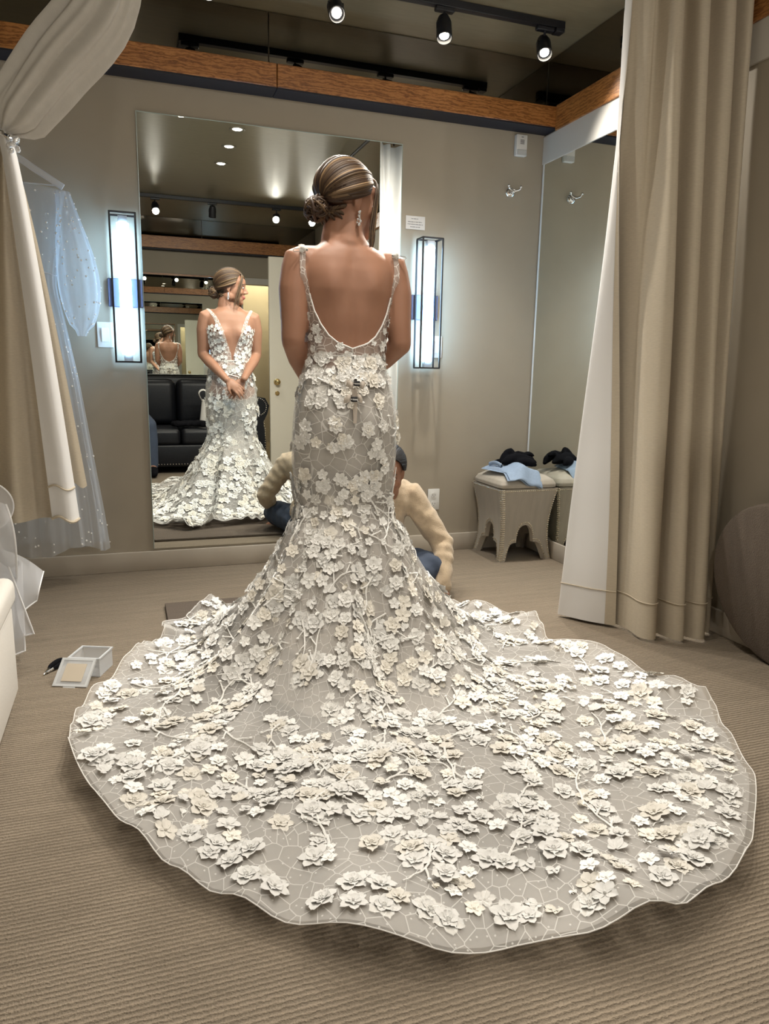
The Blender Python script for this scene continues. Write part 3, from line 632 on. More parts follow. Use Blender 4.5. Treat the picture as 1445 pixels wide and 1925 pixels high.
for (q, amp, k1, k2, ph) in ((((-.86,-1.20,.66),(-.47,-1.16,.62),(-.70,-1.3,.06),(-.345,-1.12,.10)), .05, 2, 1.2, .3), (((-.52,-1.16,.62),(-.405,-1.12,.56),(-.60,-1.28,.42),(-.37,-1.12,.20)), .04, 1.3, 1.4, 1), (((-.47,-1.12,.30),(-.375,-1.06,.34),(-.50,-1.24,.03),(-.375,-1.14,.045)), .03, 1.4, 1, 2), (((-.86,-1.3,.55),(-.50,-1.36,.42),(-.80,-1.42,.2),(-.44,-1.40,.14)), .03, 2, 1, 0)):
    P = pnl(*q, amp, k1, k2, ph); e = MB().grid(P, 28, 28).build('panel', ORG, t)
    MB().tube([P(1, k/20) for k in range(21)]+[P(1-k/20, 1) for k in range(1, 21)], .0035, 6).build('bound_edge', ORGB, e)
BIND = mat('organza_binding2', (.85, .85, .86), .5)
def lobe(u, v):   # curled ruffle standing up behind the bench
    a_ = lerp(-1.35, 1.5, u); r = .125*v; return Vector((-.505+r*math.cos(a_)*.98, -1.13+.05*v*math.sin(3*u+.5), .555+r*math.sin(a_)*.82))
e = MB().grid(lobe, 30, 10).build('flounce', ORG, t); MB().tube([lobe(k/30, 1) for k in range(31)], .0028, 6).build('bound_edge', BIND, e)
def kite(u, v):   # stiff pointed corner
    a_, b_, c_, d_ = Vector((-.42, -1.10, .40)), Vector((-.315, -.98, .285)), Vector((-.43, -1.16, .12)), Vector((-.335, -1.06, .20))
    return a_.lerp(b_, u).lerp(c_.lerp(d_, u), v)+Vector((.0, -.03*math.sin(PI*v), .012*math.sin(PI*u)))
e = MB().grid(kite, 16, 16).build('flounce', ORG, t); MB().tube([kite(1, k/16) for k in range(17)]+[kite(1-k/16, 1) for k in range(1, 17)], .0028, 6).build('bound_edge', BIND, e)

# ================================================================== HANGING PEARL DRESS
hx, hy = -.42, -.15
t = thing('pearl_tulle_dress', 'sheer tulle dress dotted with pearls hanging on the wall behind the left curtain', 'dress', (hx, hy, .2))
PR = [(1.79, .21, .03), (1.72, .19, .05), (1.62, .175, .07), (1.50, .165, .065), (1.42, .15, .055), (1.36, .148, .055), (1.20, .175, .065), (.95, .215, .075), (.6, .255, .085), (.35, .285, .09), (.175, .30, .09)]
def prof(z):
    for (a0, b0, c0), (a1, b1, c1) in zip(PR, PR[1:]):
        if z >= a1: q = (a0-z)/(a0-a1); return lerp(b0, b1, q), lerp(c0, c1, q)
    return PR[-1][1:]
def dr(u, v):
    z = lerp(1.79, .175+.02*math.sin(u*31), v); rx, ry = prof(z); a_ = 2*PI*u; k = .012*v*v*math.cos(15*a_+1)+.006*v*math.cos(27*a_)
    drop = .02*abs(math.cos(a_))*(1-v)**6
    return Vector((hx+(rx+k)*math.cos(a_), hy+(ry+k)*math.sin(a_), z-drop))
MB().grid(dr, 150, 40, True).build('skirt_and_bodice', TULLE, t)
MB().tube([dr(k/60, (1.79-1.42)/1.615)+Vector((0, 0, 0)) for k in range(61)], .003, 5).build('waist_seam', ORG, t)
sl = MB()
def sleeve(s):
    def f(u, v):
        z = lerp(1.765, 1.155, v); r = .03+.055*math.sin(PI*min(1, v*1.02)**1.5)**.8 + (.012 if v > .93 else 0)*-1; a_ = 2*PI*u; k = 1+.06*math.cos(9*a_)
        return Vector((hx+s*(.195+.05*math.sin(PI*v*.6))+s*0+r*k*math.cos(a_), hy-.01+r*.8*k*math.sin(a_), z-.012*math.cos(a_)*0))
    return f
for s in (-1, 1): MB().grid(sleeve(s), 48, 26, True).build('sleeve', TULLE, t)
m = MB()
rs = random.Random(3)
for k in range(420):
    p = dr(rs.random(), rs.random()**.85); m.ell(p, rs.choice((.0034, .0042, .005)), 6, 4)
for s in (-1, 1):
    for k in range(150): m.ell(sleeve(s)(rs.random(), rs.random()), rs.choice((.0034, .0042, .0048)), 6, 4)
o = m.build('pearls', PEARL, t); o['kind'] = 'stuff'
t = thing('clothes_hanger', 'white hanger carrying the pearl dotted dress', 'hanger', (hx, hy, 1.85))
MB().tube(spline([(hx-.2, hy, 1.785), (hx-.1, hy, 1.845), (hx, hy, 1.895), (hx+.1, hy, 1.845), (hx+.2, hy, 1.785)], 24), .009, 8, flat=1.6).tube([(hx-.18, hy, 1.79), (hx+.18, hy, 1.79)], .003, 6).build('shoulder_bar', ORG, t)
MB().tube(spline([(hx, hy, 1.895), (hx, hy, 1.945), (hx+.02, hy, 1.965), (hx, hy+.0, 1.985), (hx-.02, hy, 1.97)], 18), .0025, 6).build('hook', CHROME, t)
t = thing('robe_hook', 'chrome robe hook on the wall behind the left curtain, holding the hanger', 'hook', (hx, 0, 1.97))
MB().lathe([(.002, 0), (.026, 0), (.028, .004), (.024, .012), (.012, .018), (.010, .03), (.002, .031)], (hx, -.0008, 1.965), 24, Rx).build('rosette', CHROME, t)
MB().tube(spline([(hx, -.02, 1.965), (hx, -.1, 1.97), (hx, -.158, 1.977), (hx, -.165, 2.0)], 10), .005, 8).build('prongs', CHROME, t)

# ================================================================== SOFA
t = thing('sofa', 'black leather rolled arm sofa with nailhead trim reflected in the mirror', 'sofa', (.2, -3.8, 0))
X0, X1, Y0, Y1 = -.78, 1.12, -4.40, -3.56
MB().rbox((X0, Y1-.005, .07), (X1, Y1+.035, .28), .015, 3).rbox((X0, Y0, .07), (X1, Y1-.01, .27), .01, 2).build('base', BLEATHER, t)
for k in range(3):
    a_ = X0+.005+k*(X1-X0-.01)/3; b_ = a_+(X1-X0-.01)/3-.006
    MB().rbox((a_, -4.12, .272), (b_, Y1+.03, .435), .045, 5).build('seat_cushion', BLEATHER, t)
    MB().rbox((a_, -4.27, .437), (b_, -4.10, .90), .07, 5).build('back_cushion', BLEATHER, t)
MB().rbox((X0-.12, Y0, .10), (X1+.12, -4.275, .925), .03, 4).build('back_frame', BLEATHER, t)
for s, xx in ((-1, X0), (1, X1)):
    prf = [(0, .07), (.17, .07), (.175, .3), (.15, .5), (.19, .58), (.21, .66), (.17, .735), (.09, .75), (.02, .715), (.0, .64)]
    MB().prism([(xx+s*x-.0+s*.004, z) for x, z in prf], -4.27, Y1+.06).build('arm', BLEATHER, t, angle=1.2)
m = MB()
for k in range(70): m.ell((X0+.02+k*(X1-X0-.04)/69, Y1+.036, .095), .006, 6, 4)
for z, x in [(.1+k*.024, X1+.17) for k in range(18)]: m.ell((x-.0 if z < .45 else x-.01, Y1+.061, z), .006, 6, 4)
for k in range(26): a_ = -1.2+k*.22; m.ell((X1+.10+.085*math.cos(a_), Y1+.061, .65+.085*math.sin(a_)), .006, 6, 4)
o = m.build('nailhead_trim', NAIL, t); o['kind'] = 'stuff'
for x in (X0+.04, X1-.04):
    for y in (Y0+.05, Y1-.02): MB().lathe([(.018, 0), (.028, .0695), (.002, .0696)], (x, y, 0), 10).build('leg', BLACK, t)
m = MB()
for k in range(5): m.limb([(.42+.06*k+.02*math.sin(k*3), -3.72+.05*math.cos(k*2), .475+.008*math.sin(k*5)), (.47+.06*k, -3.62-.07*math.sin(k), .48), (.44+.055*k, -3.62, .472)], [.03, .036, .025], 8)
me = fuse(m, .012, 5); me.materials.append(BLKCLOTH); tag(link('dark_jacket', me), 'dark jacket thrown on the black sofa seat', 'jacket')
t = thing('tote_bag', 'white canvas tote bag standing on the black sofa', 'bag', (.78, -3.8, .45))
def tt(u, v): a_ = 2*PI*u; k = 1-.25*v; return Vector((.80+.12*k*math.cos(a_)*abs(math.cos(a_))**-.3 if abs(math.cos(a_)) > 1e-4 else .80, -3.8+.05*math.sin(a_), .452+.24*v+.02*math.sin(3*a_)*v))
MB().grid(tt, 32, 12, True).build('bag_body', TOTE, t)
MB().tube(spline([(.72, -3.78, .68), (.68, -3.76, .77), (.74, -3.76, .80), (.86, -3.78, .68)], 14), .012, 8, flat=.3).build('strap', TOTE, t)
# ================================================================== BRIDE
BX, BY = .692, -1.43
TOR = [(.78, .150, .110), (.86, .163, .118), (.94, .152, .110), (1.0, .138, .098), (1.06, .128, .090), (1.12, .130, .092), (1.20, .143, .098), (1.28, .158, .101), (1.33, .164, .096), (1.37, .158, .086), (1.40, .125, .074), (1.425, .085, .062), (1.45, .058, .054), (1.50, .049, .050)]
def tor(z):
    for (a0, b0, c0), (a1, b1, c1) in zip(TOR, TOR[1:]):
        if z <= a1: q = sstep(0, 1, (z-a0)/(a1-a0))*.4+.6*max(0, (z-a0)/(a1-a0)); return lerp(b0, b1, q), lerp(c0, c1, q)
    return TOR[-1][1:]
def torp(a, z, off=0):
    """point on the torso; a=0 is +x, a=pi/2 is the front (towards the mirror)"""
    rx, ry = tor(z); n_ = 2.35 if z < 1.42 else 2
    c, s = math.cos(a), math.sin(a); x = (rx+off)*math.copysign(abs(c)**(2/n_), c); y = (ry+off)*math.copysign(abs(s)**(2/n_), s)
    if s < 0:
        y += .007*math.exp(-(x/.014)**2)*sstep(1.0, 1.1, z)*(1-sstep(1.36, 1.42, z))
        for k in (-1, 1): y -= .009*math.exp(-((x-k*.075)/.032)**2-((z-1.30)/.05)**2); y -= .008*math.exp(-((x-k*.055)/.05)**2-((z-.86)/.07)**2)*1.5; y += .005*math.exp(-((x-k*.03)/.012)**2-((z-1.28)/.06)**2)
    else:
        for k in (-1, 1): y += .030*math.exp(-((x-k*.068)/.045)**2-((z-1.245)/.05)**2)
        y += .004*math.exp(-((abs(x)-.06)/.04)**2-((z-1.395)/.012)**2)
    return Vector((BX+x, BY+y, z))
def torso(mb):
    zs = [.78+.02*k for k in range(37)]
    mb.rings([[torp(2*PI*k/56, z) for k in range(56)] for z in zs])
HC = Vector((BX+.012, BY+.015, 1.560)); HROT = Matrix.Rotation(math.radians(-74), 3, 'Z') @ Matrix.Rotation(math.radians(-5), 3, 'X')
def head(mb, C, R, sc_=1.0):
    W = lambda p: C+R @ (Vector(p)*sc_)
    def E(c, r): mb.ell(W(c), [q*sc_ for q in r], 20, 14, R)
    E((0, -.012, .035), (.071, .090, .078)); E((0, .028, -.018), (.060, .062, .082)); E((0, .040, -.070), (.046, .046, .036)); E((0, .073, -.093), (.019, .016, .016))
    E((0, .070, .035), (.050, .024, .035))
    mb.limb([W((0, .090, .012)), W((0, .103, -.012)), W((0, .109, -.026))], [.007*sc_, .0085*sc_, .0095*sc_], 10)
    for k in (-1, 1):
        E((k*.010, .096, -.030), (.007, .010, .006)); E((k*.036, .060, -.028), (.024, .026, .024)); E((k*.027, .084, .020), (.020, .009, .006))
        E((k*.070, -.008, -.008), (.006, .017, .030)); E((k*.069, -.002, -.034), (.005, .009, .010)); E((k*.028, .078, .003), (.015, .010, .009))
        E((k*.040, .0, -.060), (.022, .045, .03))
    E((0, .090, -.053), (.021, .011, .0045)); E((0, .089, -.0635), (.018, .011, .0055))
    mb.limb([W((0, -.02, -.05)), W((0, -.035, -.13))], [.052*sc_, .05*sc_], 16)
def paint(me, C, R, mats, sc_=1.0):
    for m_ in mats: me.materials.append(m_)
    Ri = R.transposed()
    for p in me.polygons:
        q = (Ri @ (p.center-C))/sc_; i = 0
        if q.y > .084 and abs(q.x) < .021 and -.071 < q.z < -.047: i = 1
        elif q.y > .07 and .012 < abs(q.x) < .045 and abs(q.z-(.025-.10*max(0, abs(q.x)-.032))) < .0035: i = 2
        p.material_index = i
def eyes(par, C, R, sc_=1.0, closed=False):
    for k in (-1, 1):
        W = lambda p: C+R @ (Vector(p)*sc_)
        e = MB().ell(W((k*.028, .0805, .003)), [.0125*sc_, .009*sc_, .0055*sc_], 14, 10, R).build('eye', SKIN2 if closed else EYEW, par)
        if not closed: MB().ell(W((k*.028, .0868, .003)), [.005*sc_, .0035*sc_, .0048*sc_], 12, 8, R).build('iris', IRIS, e)
        MB().tube([W((k*(.015+.0275*u), .090-.010*u*u-.004*abs(u-.3), .0075-.004*(2*u-1)**2)) for u in [i/8 for i in range(9)]], .0014*sc_, 5).build('lashes', BROW, e)
def hand(mb, wr, d, up, s, curl=.6, spread=.12, sc_=1.0):
    """wr wrist, d finger direction, up back-of-hand normal, s=+1 thumb on +side"""
    d = Vector(d).normalized(); up = Vector(up); up = (up-d*up.dot(d)).normalized(); sd = d.cross(up)*s; wr = Vector(wr)
    pal = wr+d*.045*sc_
    mb.ell(pal, (.052*sc_, .038*sc_, .014*sc_), 16, 10, Matrix((d, sd, up)).transposed())
    for k, L in enumerate((.072, .080, .074, .058)):
        o = (1.5-k)*.018*sc_; b = wr+d*(.080-.004*abs(k-1))*sc_+sd*o; dd = (d+sd*spread*(1.5-k)*.5).normalized(); pts = [b-dd*.02*sc_, b]; ang = 0; p = b
        for q in range(3):
            ang += curl*(.5 if q == 0 else .8); p = p+(dd*math.cos(ang)-up*math.sin(ang))*L*sc_*(.45, .32, .25)[q]; pts.append(p)
        mb.limb(pts, [.0085*sc_, .0085*sc_, .008*sc_, .0072*sc_, .0062*sc_], 8)
    b = wr+d*.025*sc_+sd*.028*sc_; mb.limb([b-sd*.012*sc_, b+(sd*.6+d*.8).normalized()*.035*sc_, b+(sd*.45+d*.9-up*.25).normalized()*.066*sc_], [.012*sc_, .0098*sc_, .0075*sc_], 8)
bride = thing('person', 'bride with a low bun and bare back, standing with her back to the camera', 'person', (BX, BY, .02))
m = MB(); torso(m); mt = MB(); torso(mt)
head(m, HC, HROT)
m.limb([(BX, BY-.012, 1.42), (BX+.004, BY-.008, 1.47), (BX+.010, BY+.002, 1.535)], [.057, .048, .048], 18)
m.limb([(BX-.05, BY-.022, 1.405), (BX, BY-.02, 1.452)], [.03, .04], 12).limb([(BX+.05, BY-.022, 1.405), (BX, BY-.02, 1.452)], [.03, .04], 12)
ARM = {}
for s in (-1, 1):
    sh = Vector((BX+s*.158, BY-.005, 1.362)); el = Vector((BX+s*.183, BY-.035, 1.115)); wr = Vector((BX+s*.055, BY+.205, .945)) if s < 0 else Vector((BX+s*.06, BY+.200, .955))
    ARM[s] = (sh, el, wr)
    m.limb([sh+Vector((-s*.06, .0, .012)), sh, sh.lerp(el, .35)+Vector((s*.008, 0, 0)), sh.lerp(el, .75), el], [.042, .051, .049, .043, .037], 16)
    m.limb([el, el.lerp(wr, .3)+Vector((s*.004, 0, 0)), el.lerp(wr, .7), wr], [.036, .036, .029, .023], 14)
hand(m, ARM[-1][2], (.75, .30, -.62), (.15, .95, .35), -1, .35); hand(m, ARM[1][2]+Vector((0, -.028, -.012)), (-.70, .18, -.68), (.1, .9, .3), 1, .45)
# legs under the skirt
for s in (-1, 1): m.limb([(BX+s*.07, BY, .82), (BX+s*.06, BY+.01, .5), (BX+s*.055, BY-.01, .30), (BX+s*.05, BY-.02, .11)], [.088, .058, .05, .034], 14).limb([(BX+s*.05, BY-.02, .075), (BX+s*.05, BY+.05, .06), (BX+s*.05, BY+.14, .042)], [.03, .032, .022], 10)
me = fuse(m, .0055, 5); paint(me, HC, HROT, (SKIN, LIP, BROW)); link('body', me, bride, True, math.radians(80)); eyes(bride, HC, HROT)
tme = fuse(mt, .008, 3); TB = bvh_of(tme); FB = bvh_of(me)
# ---- hair
def strands_obj(name, items, parent, n=6):
    """items: (points, radii, colour)"""
    mb = MB(); cols = []
    for P, R, c in items:
        k = len(mb.v); mb.tube(P, R, n); cols += [c]*(len(mb.v)-k)
    me = mb.mesh(name); ca = me.color_attributes.new('strand', 'FLOAT_COLOR', 'POINT')
    ca.data.foreach_set('color', np.array([(*c, 1) for c in cols], dtype=np.float32).ravel()); me.materials.append(HAIR)
    return link(name, me, parent, True, math.radians(80))
rh = random.Random(11)
def hcol(light=.3):
    d, b = Vector((.042, .023, .014)), Vector((.35, .225, .115)); t_ = rh.random()**2.2*(1 if rh.random() < light else .35); return d.lerp(b, t_)
def W(p): return HC+HROT @ Vector(p)
def cap(th, ph, k=1.0):
    # hair volume: th around the side-to-side axis from forehead(0) over crown to nape(pi), ph sideways
    x = .080*math.sin(ph); r = math.cos(ph); y = -.012+.100*r*math.cos(th)*k; z = .032+(.094 if th < PI else .094)*r*math.sin(th)*k
    return Vector((x*k, y-.01*math.sin(th), z))
items = []; bun = Vector((-.004, -.100, -.046))
capm = None
EC, ER = Vector((0, -.014, .028)), Vector((.079, .101, .088))
def sweep(psi, lift, n_=16, wob=0, bn=None):
    bn = bn or bun
    ap = abs(psi); S = Vector((math.sin(psi), (1.05-.30*ap) if ap < 1.6 else lerp(.57, -.45, sstep(1.6, 2.0, ap)), math.cos(psi)+.02)).normalized(); E_ = Vector((.10*math.sin(psi), -1, -.52)).normalized(); ang = math.acos(max(-1, min(1, S.dot(E_)))); P = []
    for k in range(n_):
        v = k/(n_-1); d_ = (S*math.sin((1-v)*ang)+E_*math.sin(v*ang))/math.sin(ang); d_.x += wob*math.sin(PI*v); d_.normalize()
        q = EC+Vector((d_.x*ER.x, d_.y*ER.y, d_.z*ER.z))*(1+lift*math.sin(PI*min(1, .15+v*.9))**.7)
        if v > .8: q = q.lerp(bn+Vector((.012*math.sin(psi), .015, .012*math.cos(psi))), sstep(.8, 1.1, v))
        P.append(q)
    return P
for i in range(520):
    psi = lerp(-2.25, 2.25, (i+rh.random())/520); band = math.sin(psi*11+.6); lift = .015+.045*max(0, band)+.03*rh.random()+.05*math.exp(-(psi/.8)**2)
    big = i % 3 == 0; P = sweep(psi, lift, 16, rh.uniform(-.05, .05)); r = (.0042 if big else .0019)*rh.uniform(.75, 1.25)
    items.append(([W(q) for q in P], [r*(.5+.9*math.sin(PI*min(1, .12+.85*k/15))) for k in range(16)], hcol(.45 if band > .3 else .2)))
for i in range(70):   # the coiled bun
    ax = Vector((rh.uniform(-1, 1), rh.uniform(-.6, .6), rh.uniform(-.8, .8))).normalized(); e1 = ax.orthogonal().normalized(); e2 = ax.cross(e1); a0 = rh.uniform(0, 6.28); R_ = rh.uniform(.033, .041); P = []
    for k in range(16):
        a_ = a0+k/15*rh.uniform(2.6, 3.4)*1.2; q = (e1*math.cos(a_)+e2*math.sin(a_)+ax*.35*math.sin(a_*.7+i))*R_; P.append(W(bun+Vector((q.x*1.05, q.y*.85-.012, q.z*.95))))
    r = rh.uniform(.0022, .0058); items.append((P, [r*(.35+.8*math.sin(PI*(k+.5)/16)) for k in range(16)], hcol(.18)))
for s, cnt in ((1, 46), (-1, 30)):   # loose locks framing the face
    for i in range(cnt):
        w_ = rh.uniform(0, 1); lg = rh.uniform(.5, 1)
        P = spline([(s*.006, .060, .096-.008*w_), (s*(.034+.010*w_), .080-.010*w_, .070), (s*(.052+.010*w_), .078-.018*w_, .02), (s*(.060+.008*w_), .068-.02*w_+.012*(1-lg), lerp(0, -.045, lg)), (s*(.066+.01*w_), .070-.03*w_, lerp(-.03, -.112, lg)), (s*(.060+.02*w_), .066-.02*w_, lerp(-.05, -.150, lg))], 18)
        r = rh.uniform(.0012, .0034); items.append(([W(q) for q in P], [r*(1-.75*(k/17)**1.5) for k in range(18)], hcol(.7)))
for i in range(110):   # hair drawn up from the nape
    s = rh.uniform(-1, 1); z0 = rh.uniform(-.092, -.045)+.025*abs(s); P = spline([(s*.052, -.030-.050*(1-s*s)-.004, z0), (s*.046, -.046-.046*(1-s*s*.8), z0*.6-.018), tuple(bun+Vector((s*.022, .018, rh.uniform(-.022, .0))))], 10)
    items.append(([W(q) for q in P], [.0032*(.5+.6*math.sin(PI*(k+2)/13)) for k in range(10)], hcol(.08)))
hr = strands_obj('hair', items, bride)
capm = MB().grid(lambda u, v: W(sweep(lerp(-2.25, 2.25, u), .0, 24)[min(19, int(v*19.999))]), 60, 20); cm = capm.mesh('hair_base'); ca = cm.color_attributes.new('strand', 'FLOAT_COLOR', 'POINT'); ca.data.foreach_set('color', np.tile(np.array([.05, .028, .017, 1], dtype=np.float32), len(cm.vertices))); cm.materials.append(HAIR)
link('scalp_hair', cm, hr)
m = MB()
for i in range(7): m.ell(W((.012+.009*i, .052-.003*i, .103-.0035*i-.0012*i*i)), .0036, 8, 6)
for i in range(4): m.ell(W((-.012+.006*i, -.104-.002*i, -.012+.003*i)), .003, 8, 6)
m.build('hair_pearls', PEARL, hr)
for s in (-1, 1):
    m = MB(); rs = random.Random(5)
    for i in range(11): m.ell(W((s*(.079+.003*math.sin(i*2.1)), -.004+.005*math.cos(i*2.7)*(.4+.6*math.sin(PI*i/11)), -.042-i*.0042)), .0036+.001*(i % 2), 7, 5)
    m.build('earring', CRYSTAL, bride)

# ================================================================== WEDDING GOWN
gown = thing('wedding_gown', 'white lace mermaid wedding gown with floral appliques and a long train spread on the carpet', 'wedding dress', (BX, BY, .02))
HEM = [(90,.50),(107,.57),(121,.72),(132,.70),(145,.73),(154,.66),(161,.68),(171,.73),(182,.78),(189,.84),(197,.91),(204,.96),(209,1.0),(214,1.03),(222,1.08),(229,1.14),(236,1.20),(240,1.24),(245,1.28),(249,1.32),(255,1.38),(261,1.43),(266,1.43),(271,1.46),(279,1.48),(283,1.47),(287,1.46),(291,1.44),(296,1.40),(304,1.35),(308,1.31),(313,1.26),(319,1.22),(326,1.10),(332,1.02),(341,.94),(346,.85),(352,.78),(362,.80),(371,.80),(380,.70),(390,.70),(397,.71),(410,.62),(430,.54),(450,.50)]
HA = np.array([h[0] for h in HEM]); HR = np.array([h[1] for h in HEM])
def rhem(a):
    d = math.degrees(a); d = (d-90) % 360+90; return float(np.interp(d, HA, HR))
SK = [(1.072, .130, .093, 0), (1.04, .138, .100, 0), (1.0, .150, .110, -.004), (.94, .165, .122, -.008), (.88, .174, .128, -.010), (.80, .179, .128, -.008), (.72, .179, .128, -.002), (.64, .170, .126, .0), (.585, .164, .128, 0), (.54, .170, .140, -.004), (.50, .184, .160, -.01)]
SZ = np.array([s[0] for s in SK])[::-1]
def skp(z): return [float(np.interp(z, SZ, np.array([s[i] for s in SK])[::-1])) for i in (1, 2, 3)]
PRR = [.184, .205, .225, .25, .28, .31, .34, .39, .44, .49, .54, .60, .70, 2]; PRZ = [.50, .455, .41, .358, .30, .252, .21, .150, .105, .072, .050, .036, .028, .026]
def fold(a): return .5*math.cos(7*a+.5)+.3*math.cos(12*a+2)+.2*math.cos(19*a+1)
def gown_pt(a, t):
    """t 0..0.45 body to knee, 0.45..1 flare and train"""
    c, s = math.cos(a), math.sin(a)
    if t <= .45:
        z = lerp(1.072, .50, t/.45); rx, ry, oy = skp(z); n_ = 2.2; k = .003*sstep(.3, .45, t)*fold(a)*3
        x = (rx+k)*math.copysign(abs(c)**(2/n_), c); y = (ry+k)*math.copysign(abs(s)**(2/n_), s)+oy
        if s < 0:
            for q in (-1, 1): y -= .012*math.exp(-((x-q*.065)/.05)**2-((z-.84)/.07)**2)
            y += .010*math.exp(-(x/.022)**2-((z-.83)/.09)**2)
        return Vector((BX+x, BY+y, z))
    w_ = (t-.45)/.55; rx, ry, oy = skp(.50); n_ = 2.2; kk = .013*fold(a)
    x0 = (rx+kk)*math.copysign(abs(c)**(2/n_), c); y0 = (ry+kk)*math.copysign(abs(s)**(2/n_), s)+oy
    rk = math.hypot(x0, y0); ak = math.atan2(y0, x0)
    R = rhem(a); r = lerp(rk, R, w_**1.12)
    back = max(0, -s); rp = rk and .184+(r-rk)*(1/(1+.12*back))
    z = float(np.interp(rp, PRR, PRZ))
    f = fold(a); amp = math.sin(PI*min(1, max(0, (r-rk)/.55)))
    r2 = r+f*.042*amp*(1 if r < .75 else .3); z += .020*f*amp
    # ripples lying on the floor
    far = sstep(.50, .75, r)
    z += far*(.010*(1+math.sin(a*9+r*5+.6)*math.sin(r*7+a*2))+.006*(1+math.sin(a*23+r*3)))
    # long soft ridges running out to the hem
    for ar, wd, h in ((-.30, .05, .030), (-.55, .06, .024), (-2.65, .05, .030), (-2.35, .06, .024), (-1.30, .05, .016), (-1.85, .05, .014)):
        da = (a-ar+PI) % (2*PI)-PI; z += h*far*math.exp(-(da/wd)**2)*(1-.5*w_)
    # lifted hem waves
    e = sstep(.72, 1.0, w_); d = math.degrees(a) % 360
    A = .075 if 110 < d < 165 else .055 if (d < 45 or d > 320) else .032 if 245 < d < 305 else .018
    z += e*A*(.5+.5*math.sin(a*17+1.2))*(.6+.4*math.sin(a*7))+e*.009*(1+math.sin(a*41+2*math.sin(a*9)))
    aw = (a+PI) % (2*PI)-PI; da = lerp(ak, aw, sstep(0, .5, w_)) if abs(ak-aw) < 1 else a
    return Vector((BX+r2*math.cos(da), BY+r2*math.sin(da), max(z, .024)))
NU = 300
TV = [k/34*.45 for k in range(34)]+[.45+.55*k/90 for k in range(91)]
def skirt_mesh(off, tmax=1.0):
    ts = [q for q in TV if q <= tmax]; V = [[gown_pt(2*PI*i/NU, q) for i in range(NU)] for q in ts]; m = MB(); vv = []
    for j in range(len(ts)):
        for i in range(NU):
            p = V[j][i]
            if off:
                du = V[j][(i+1) % NU]-V[j][i-1]; dv = V[min(j+1, len(ts)-1)][i]-V[max(j-1, 0)][i]; nr = du.cross(dv).normalized()
                if nr.z < 0 and ts[j] > .5: nr = -nr
                if ts[j] <= .5:
                    o = Vector((p.x-BX, p.y-BY, 0))
                    if nr.dot(o) < 0: nr = -nr
                p = p+nr*off; p.z = max(p.z, .019)
            vv.append(p)
    m.add(vv, [(j*NU+i, j*NU+(i+1) % NU, (j+1)*NU+(i+1) % NU, (j+1)*NU+i) for j in range(len(ts)-1) for i in range(NU)]); return m
ov = skirt_mesh(0)
ov.mi = [0 if k//NU < 34 else 1 for k in range(len(ov.f))]
skirt = ov.build('lace_overskirt', [LACE, LACET], gown, True, math.radians(80))
uvl = skirt.data.uv_layers.new(name='net'); co = np.array(ov.v).reshape(-1, NU, 3); arc = np.zeros(co.shape[:2]); arc[35:] = np.cumsum(np.linalg.norm(np.diff(co[34:], axis=0), axis=2), axis=0)
aa = np.arange(NU)*2*PI/NU; UVV = np.stack([(.22+arc)*np.cos(aa), (.22+arc)*np.sin(aa)], -1).reshape(-1, 2)
lv = np.zeros(len(skirt.data.loops), dtype=np.int32); skirt.data.loops.foreach_get('vertex_index', lv); uvl.data.foreach_set('uv', UVV[lv].astype(np.float32).ravel())
skirt_mesh(-.007, .66).build('lining', GLININ, gown, True, math.radians(80))
ul = skirt_mesh(-.005, .996); cut = [k for k in range(len(ul.f)) if k//NU >= 56]; ul.f = [ul.f[k] for k in cut]; ul.mi = [0]*len(cut)
ul.build('under_tulle', UNDER, gown, True, math.radians(80))
MB().tube([gown_pt(2*PI*i/NU, 1.0) for i in range(NU+1)], .0013, 5).build('hem_edge', mat('hem_thread', (.8, .78, .75), .6), gown)
SB = BVHTree.FromPolygons([Vector(v) for v in ov.v], ov.f)
